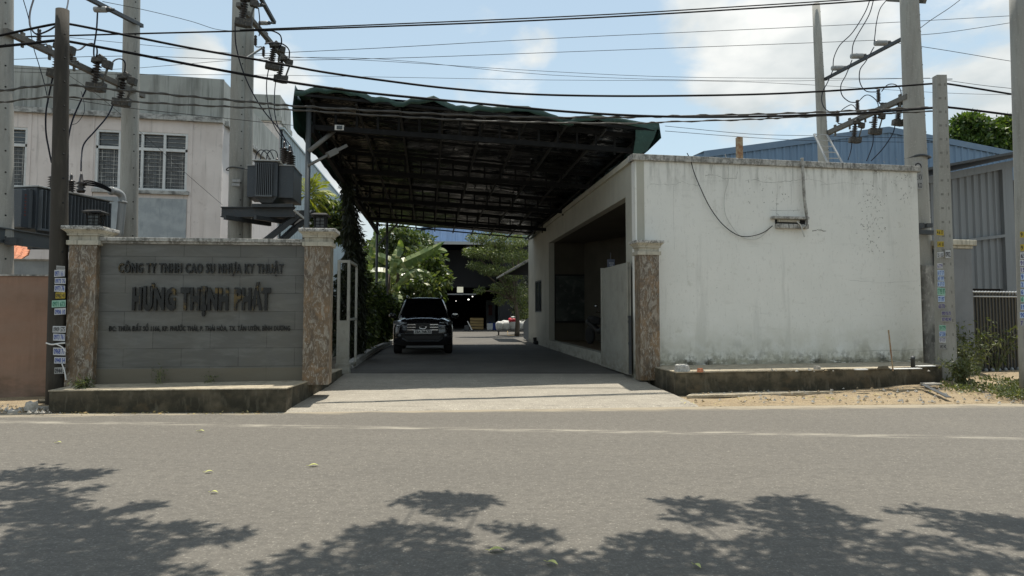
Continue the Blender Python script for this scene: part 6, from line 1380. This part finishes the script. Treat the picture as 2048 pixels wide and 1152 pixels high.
leaves('dry_leaves', cls, 320, .055, .5, l_dry, t, droop=0, seed=41, shell=0, out=1, flat=True)['kind'] = 'stuff'
def flat_leaf(label, px, py, L_, ang, curl=.3):
    c = G(px, py, .006); b = MB(); d = V((math.cos(ang), math.sin(ang), 0)); s = V((-d.y, d.x, 0)); n_ = 7; vs = []
    for i in range(n_):
        u = i/(n_-1); w = L_*.24*math.sin(math.pi*min(.97, .06+u*.92)); p = c+d*(u-.5)*L_+V((0, 0, .012*math.sin(u*3)+.004)); vs += [p+s*w+V((0, 0, w*curl)), p, p-s*w+V((0, 0, w*curl))]
    b.add(vs, [(3*i+k, 3*i+k+1, 3*i+k+4, 3*i+k+3) for i in range(n_-1) for k in (0, 1)]); b.tube([c-d*L_*.5+V((0, 0, .01)), c-d*L_*.72+V((0, 0, .012))], .0018, 4)
    tag(obj('fallen_leaf', b, l_yel, smooth=True, uv=False), label, 'leaf', 'fallen leaves on the road')
for a_ in (('tiny fallen leaf at the left of the road near the dust line', 117, 886, .07, .2), ('small pale fallen leaf mid-left on the road, farther of two', 418, 945, .08, .5), ('yellowish fallen leaf on the sunlit road left of centre', 627, 932, .10, .3), ('small pale fallen leaf mid-left on the road, nearer of two', 428, 986, .07, 0),
        ('large yellow-green fallen leaf near the bottom centre of the road', 993, 1102, .105, .05), ('curled green fallen leaf in shade just right of the large one', 1104, 1128, .085, -.6), ('small upright green fallen leaf alone in the right-hand shade', 1394, 1134, .07, -1.1), ('thin pale fallen leaf near the road edge at left', 402, 863, .09, 0)): flat_leaf(*a_)
# crumbs of stone and mortar on the verges
b = MB(); rr = random.Random(77)
for i in range(420):
    k = rr.random()
    if k < .62: x = rr.uniform(1390, 2080); y = rr.uniform(782, 806); c = G(x, y, .03); c.z = .035+.13*min(1, max(0, c.y-road_edge(c.x))/3.2); s_ = rr.uniform(.008, .03)
    elif k < .8: x = rr.uniform(-20, 100); y = rr.uniform(812, 826); c = G(x, y, .03); c.z = .04; s_ = rr.uniform(.008, .03)
    elif k < .92: x = rr.uniform(100, 560); y = rr.uniform(824, 832); c = G(x, y); c.z = .004; s_ = rr.uniform(.005, .014)
    else: x = rr.uniform(1340, 1870); y = rr.uniform(737, 743); c = G(x, y, .475); c.z = .475; s_ = rr.uniform(.008, .03)
    q = [c+V((rr.uniform(-1, 1)*s_, rr.uniform(-1, 1)*s_, rr.uniform(-.2, .9)*s_)) for _ in range(4)]+[c+V((0, 0, s_*1.1)), c+V((s_, 0, 0))]
    b.k = rr.randrange(3); b.add([c+V((-s_, -s_*.6, -.01)), c+V((s_, -s_*.7, -.01)), c+V((s_*.8, s_, -.01)), c+V((-s_*.9, s_*.8, -.01)), q[4]+V((rr.uniform(-.4, .4)*s_, 0, 0))], [(0, 1, 4), (1, 2, 4), (2, 3, 4), (3, 0, 4)])
t = tag(obj('gravel', b, [m_debris, m_cop, m_sand], uv=False), 'crumbs of stone scattered on the sand and along the kerbs', 'gravel', kind='stuff')
def rock(label, c, s, seed, mat=m_debris, name='rubble_piece', group='rubble pieces'):
    b = MB(); rr = random.Random(seed); n_ = 6; c = V(c); lo = []; hi = []
    for i in range(n_):
        a_ = i*2*math.pi/n_; k = rr.uniform(.7, 1.1); lo.append(c+V((math.cos(a_)*s[0]*k, math.sin(a_)*s[1]*k, -.01))); hi.append(c+V((math.cos(a_)*s[0]*k*.8, math.sin(a_)*s[1]*k*.8, s[2]*rr.uniform(.6, 1))))
    b.add(lo+hi, [tuple(range(n_-1, -1, -1)), tuple(range(n_, 2*n_))]+[(i, (i+1) % n_, n_+(i+1) % n_, n_+i) for i in range(n_)]); tag(obj(name, b, mat, bevel=.006, uv=False), label, 'rubble', group)
rock('flat broken slab at the foot of the dark pole', G(80, 822), (.24, .10, .09), 1); rock('pale tilted stone chunk left of the broken slab', G(62, 820, .03), (.12, .08, .16), 2); rock('small grey stone at the far left road edge', G(28, 826), (.18, .08, .06), 3); rock('dark lump of rubble behind the broken slab', G(90, 812), (.14, .08, .13), 4, m_kerb)
zk = .475
rock('grey chunk of rubble on the right plinth beside the stone pillar', V((*G(1362, 742, zk).xy, zk)), (.19, .09, .13), 5, m_cop); rock('reddish brick lump on the right plinth', V((*G(1400, 743, zk).xy, zk)), (.07, .06, .07), 6, m_terra)
rock('pale block lying on the middle of the right plinth', V((*G(1634, 738, zk).xy, zk)), (.10, .08, .09), 7); rock('dark lump of rubble near the metal rod on the plinth', V((*G(1768, 737, zk).xy, zk)), (.13, .06, .06), 8, m_kerb); rock('dark flat rubble left of centre on the right plinth', V((*G(1668, 740, zk).xy, zk)), (.22, .05, .03), 9, m_kerb)
def slab(label, px, py, w, d, h, rot=0):
    c = G(px, py, zk+.004); b = MB(); b.cbox(V((c.x, c.y, zk+h/2+.004)), w, d, h, rot); tag(obj('tile_offcut', b, m_wht, bevel=.003, uv=False), label, 'tile', 'tile offcuts on the plinth')
slab('long white tile offcut at the right end of the plinth', 1812, 738, .62, .13, .015, .2); slab('white tile offcut overlapping behind the long one', 1850, 733, .42, .12, .02, .25); slab('short pale tile offcut in the middle of the plinth', 1722, 740, .25, .08, .02, .2)
b = MB(); c_ = G(1786, 740, zk); c_.z = zk-.02; q = P(1777, 660, c_.y); b.tube([c_, q], .013, 6); k = MB(); tag(obj('metal_rod', b, m_rust, uv=False), 'thin rusty rod stuck upright in the right plinth', 'rod')
b = MB(); c_ = G(1826, 736, zk); c_.z = zk-.02; b.tube([c_, c_+V((0, 0, .20)), c_+V((-.02, -.05, .23))], .04, 10); tag(obj('pipe_stub', b, m_steeld, smooth=True, uv=False), 'short black pipe stub at the foot of the white wall', 'pipe')
b = MB(); b.bar(G(1846, 772, .16)+D*.03, G(1898, 798, .06)+D*.03, .09, .012); tag(obj('metal_strip', b, m_steeld, uv=False), 'dark metal strip lying on the sand below the square pole', 'strip')
b = MB(); b.cbox(G(1862, 770, .15)+D*.02, .35, .2, .04, .3); tag(obj('paving_slab', b, m_debris, bevel=.01, uv=False), 'pale slab fragment on the sand beside the metal strip', 'slab')

# ------------------------------------------------------------------ things in the yard
t = thing('trolley', 'low flat trolley loaded with white sacks at the back of the yard', 'trolley', G(1020, 674, .25))
c_ = G(1028, 671, .25); b = MB(); b.box(c_.x-.95, c_.x+.75, c_.y-.2, c_.y+.8, .46, .54); obj('deck', b, m_steeld, t)
for dx in (-.85, .65):
    for dy in (-.1, .7):
        b = MB(); b.lathe(V((c_.x+dx-.03, c_.y+dy, .36)), [(.10, 0), (.11, .01), (.11, .05), (.10, .06)], 12, (1, 0, 0)); obj('wheel', b, m_tyre, t, smooth=True, uv=False)
b = MB(); b.tube([V((c_.x-.35, c_.y-.25, .5)), V((c_.x-.35, c_.y-.45, .28)), V((c_.x+.15, c_.y-.45, .28)), V((c_.x+.15, c_.y-.25, .5))], .02, 6); obj('handle', b, m_yel, t, smooth=True, uv=False)
def sack(mat, name='sack'):
    b = MB(); b.sphere((0, 0, 0), .30, .24, .26, 14, 10)
    for i, p in enumerate(b.v): p.z = max(-.22, min(.2, p.z*1.15)); p += V((0, 0, .22)); p.x += .03*nz3(p, 5, 2); p.z += .03*nz3(p, 6, 3)
    return b
pos = [(-.78, 0, .54, 'left end of the front row of white sacks'), (-.42, -.02, .54, 'second from left in the front row of white sacks'), (-.05, 0, .54, 'white sack in the middle of the front row under the red bag'), (.32, .0, .54, 'white sack right of the red bag'), (.66, .02, .54, 'right end of the front row of white sacks'), (-.5, .45, .60, 'white sack at the back left of the trolley'), (.0, .45, .66, 'white sack at the back centre of the trolley'), (.5, .45, .62, 'white sack at the back right of the trolley')]
sk = tag(obj('sack', sack(m_bag), m_bag, smooth=True, at=(0, 0, 0), uv=False), 'x', 'sack', 'white sacks on the trolley')
for i, (dx, dy, z, lb) in enumerate(pos):
    o = sk if i == 0 else sk.copy()
    if i: C.objects.link(o)
    o.location = (c_.x+dx, c_.y+.3+dy, z); o.scale = (.85, .9, 1.12); o.rotation_euler = (0, 0, i*1.3); o['label'] = lb
for dx, lb in ((1.15, 'white sack standing on the ground right of the trolley'), (1.55, 'white sack by the gatehouse wall, rightmost in the yard')):
    o = sk.copy(); C.objects.link(o); o.location = (c_.x+dx, c_.y+.7, .26); o.scale = (1.1, 1.1, 1.6); o.rotation_euler = (0, 0, dx); o['label'] = lb
b = MB(); b.sphere((c_.x-.05, c_.y+.3, 1.10), .26, .2, .13, 12, 8)
for p in b.v: p.z += .05*nz3(p, 6, 5); p.x += .05*nz3(p, 5, 6)
b.tube([(c_.x+.1, c_.y+.3, 1.15), (c_.x+.22, c_.y+.28, 1.30)], [.04, .01], 6); tag(obj('red_bag', b, m_red, smooth=True, uv=False), 'crumpled red plastic bag on top of the white sacks', 'bag')
b = MB(); b.sphere((c_.x-.05, c_.y+.28, 1.24), .13, .11, .07, 10, 6); tag(obj('white_bag', b, m_bag, smooth=True, uv=False), 'small white bundle topping the red bag', 'bag')
t = thing('plastic_drum', 'white plastic container standing by the rear factory wall', 'container', G(980, 658, .25)); q = G(980, 660, .25)
b = MB(); b.box(q.x-.22, q.x+.22, q.y-.15, q.y+.15, .25, .72); obj('body', b, m_wht, t, bevel=.05); b = MB(); b.lathe((q.x, q.y, .72), [(.08, 0), (.08, .06), (.05, .08)], 10); obj('cap', b, m_litblue, t)
t = thing('blue_crate', 'blue plastic crate next to the white container', 'crate', G(990, 660, .25)); q = G(990, 660, .25)
b = MB(); b.box(q.x-.15, q.x+.15, q.y-.15, q.y+.15, .25, .28)
for x in (-.15, .13): b.box(q.x+x, q.x+x+.02, q.y-.15, q.y+.15, .28, .75)
for y in (-.15, .13): b.box(q.x-.13, q.x+.13, q.y+y, q.y+y+.02, .28, .75)
obj('body', b, m_litblue, t)
t = thing('board_stack', 'stack of yellowish boards leaning in the doorway of the rear factory', 'boards', G(954, 659, .25)); q = G(954, 660, .25); zt4 = P(954, 635, q.y).z
for k in range(4): b = MB(); h0 = .3+(zt4-.3)*k/4; b.box(q.x-.50, q.x+.46, q.y, q.y+.3, h0, h0+(zt4-.3)/4-.03); obj('board', b, m_yel, t, bevel=.01)
t = thing('pallet_jack', 'pallet jack with a pale slanting handle in front of the rear factory', 'pallet jack', G(938, 663, .25)); q = G(935, 663, .25)
b = MB(); b.bar(q+V((.0, 0, .68)), q+V((.32, -.1, .05)), .05, .05); obj('handle', b, m_wht, t); b = MB(); b.cbox(q+V((-.05, 0, .22)), .30, .25, .36); b.cbox(q+V((.36, -.1, .06)), .22, .2, .08); obj('pump', b, m_steeld, t, bevel=.02)
b = MB(); b.cbox(q+V((-.25, .5, .12)), .16, 1.1, .06); b.cbox(q+V((.15, .5, .12)), .16, 1.1, .06); obj('fork', b, m_steeld, t)
t = thing('machine_cabinet', 'grey machine cabinet with a red panel at the right side of the factory doorway', 'machine', G(982, 655, .25)); q = G(983, 656, .25); zt5 = P(980, 600, q.y).z
b = MB(); b.box(q.x-.45, q.x+.3, q.y+.3, q.y+1.2, .25, zt5); obj('cabinet', b, m_gray, t, bevel=.02); b = MB(); b.box(q.x-.25, q.x+.05, q.y+.28, q.y+.298, .25+1.0, zt5-.4); obj('panel', b, M('dull_red', (.14, .04, .035), .6), t)
b = MB(); b.box(q.x+.5, q.x+.75, q.y+.2, q.y+.4, .25, zt5+.2); obj('pipe_column', b, m_lbl, t)
b = MB(); q = G(1052, 682, .25); bb = [P(1057, 683, q.y-.3), P(1047, 676, q.y+1.6), P(1047, 645, q.y+1.6), P(1057, 635, q.y-.3)]; b.prism(bb, (.05, 0, 0)); tag(obj('leaning_board', b, m_gray), 'grey board leaning at the far corner of the gatehouse', 'board')
t = thing('work_boots', 'dark pair of boots or rubber bag lying at the foot of the gatehouse side wall', 'boots', G(1080, 690, .25)); q = G(1080, 689, .25)
for k, dx in enumerate((-.14, .08)): b = MB(); b.sphere(q+V((dx, 0, .08)), .16, .1, .08, 10, 6, .4); b.tube([q+V((dx-.05, 0, .08)), q+V((dx-.07, .02, .28-.06*k))], [.07, .075], 8); obj('boot', b, m_plast, t, smooth=True, uv=False)
# ---- inside the gatehouse
pf = Frame(Sn.pt(uo0, .25, 0), Sn.pt(uo0, 2.2, 0)); 
t = thing('framed_picture', 'large dark framed landscape picture on the back wall inside the gatehouse', 'picture', Sn.pt(uo0+.05, 1, 1.5))
yb_ = Sn.pt(uo0, .3, 0).y; pz0, pz1 = P(1130, 642, yb_).z, P(1130, 552, yb_).z
m_pic = M('landscape_print', (.02, .025, .022), .4, layers=[((1.5, 1.5, 3), .45, .6, (.05, .06, .05), .9), ((5, 5, 5), .54, .66, (.11, .11, .10), .7), ((2, 2, 6), .55, .65, (.02, .03, .025), .8)])
b = MB(); b.fbox(Sn, uo0+.0, uo0+.03, .24, 1.42, pz0, pz1); obj('print', b, m_pic, t); b = MB()
for (n0, n1, z0, z1) in ((.20, 1.46, pz1, pz1+.06), (.20, 1.46, pz0-.06, pz0), (.20, .24, pz0, pz1), (1.42, 1.46, pz0, pz1)): b.fbox(Sn, uo0, uo0+.05, n0, n1, z0, z1)
obj('picture_frame', b, m_black, t)
mc = Sn.pt(uo0+3.6, 1.0, .54); t = thing('motorbike', 'dark motorbike parked inside the gatehouse below the picture', 'motorbike', mc)
ax_ = V((.35, -.94, 0)); sd_ = V((.94, .35, 0))
for k in (-.62, .62):
    b = MB(); q = mc+ax_*k+D*.29; b.lathe(q-sd_*.045, [(.24, 0), (.29, .015), (.29, .075), (.24, .09)], 22, sd_); w_ = obj('wheel', b, m_tyre, t, smooth=True, uv=False); b = MB(); b.lathe(q-sd_*.03, [(.05, 0), (.23, .02), (.23, .04), (.05, .06)], 12, sd_); obj('rim', b, m_rim, w_)
b = MB(); b.tube(catmull([mc+ax_*.55+D*.85, mc+ax_*.35+D*.55, mc+ax_*.05+D*.42, mc-ax_*.3+D*.55, mc-ax_*.75+D*.72]), .10, 8); b.bar(mc+ax_*.62+D*.29, mc+ax_*.48+D*.95, .06, .05, sd_); b.sphere(mc+ax_*.52+D*.92, .13, .13, .12); obj('body', b, m_plast, t, smooth=True, uv=False)
b = MB(); b.tube([mc+ax_*.15+D*.72, mc-ax_*.2+D*.76, mc-ax_*.6+D*.82], [.10, .13, .10], 10); obj('seat', b, m_tyre, t, smooth=True, uv=False)
b = MB(); b.tube([mc+ax_*.42+D*1.02-sd_*.33, mc+ax_*.5+D*1.0, mc+ax_*.42+D*1.02+sd_*.33], .018, 6); obj('handlebar', b, m_chrome, t, uv=False)
for s in (-1, 1): b = MB(); b.tube([mc+ax_*.45+D*1.02+sd_*s*.25, mc+ax_*.45+D*1.18+sd_*s*.3], .008, 5); b.sphere(mc+ax_*.45+D*1.21+sd_*s*.31, .06, .02, .04); obj('mirror', b, m_chrome, t, uv=False)
b = MB(); b.sphere(mc+ax_*.66+D*.86, .08, .05, .07); obj('headlight', b, m_lamp, t, smooth=True, uv=False)
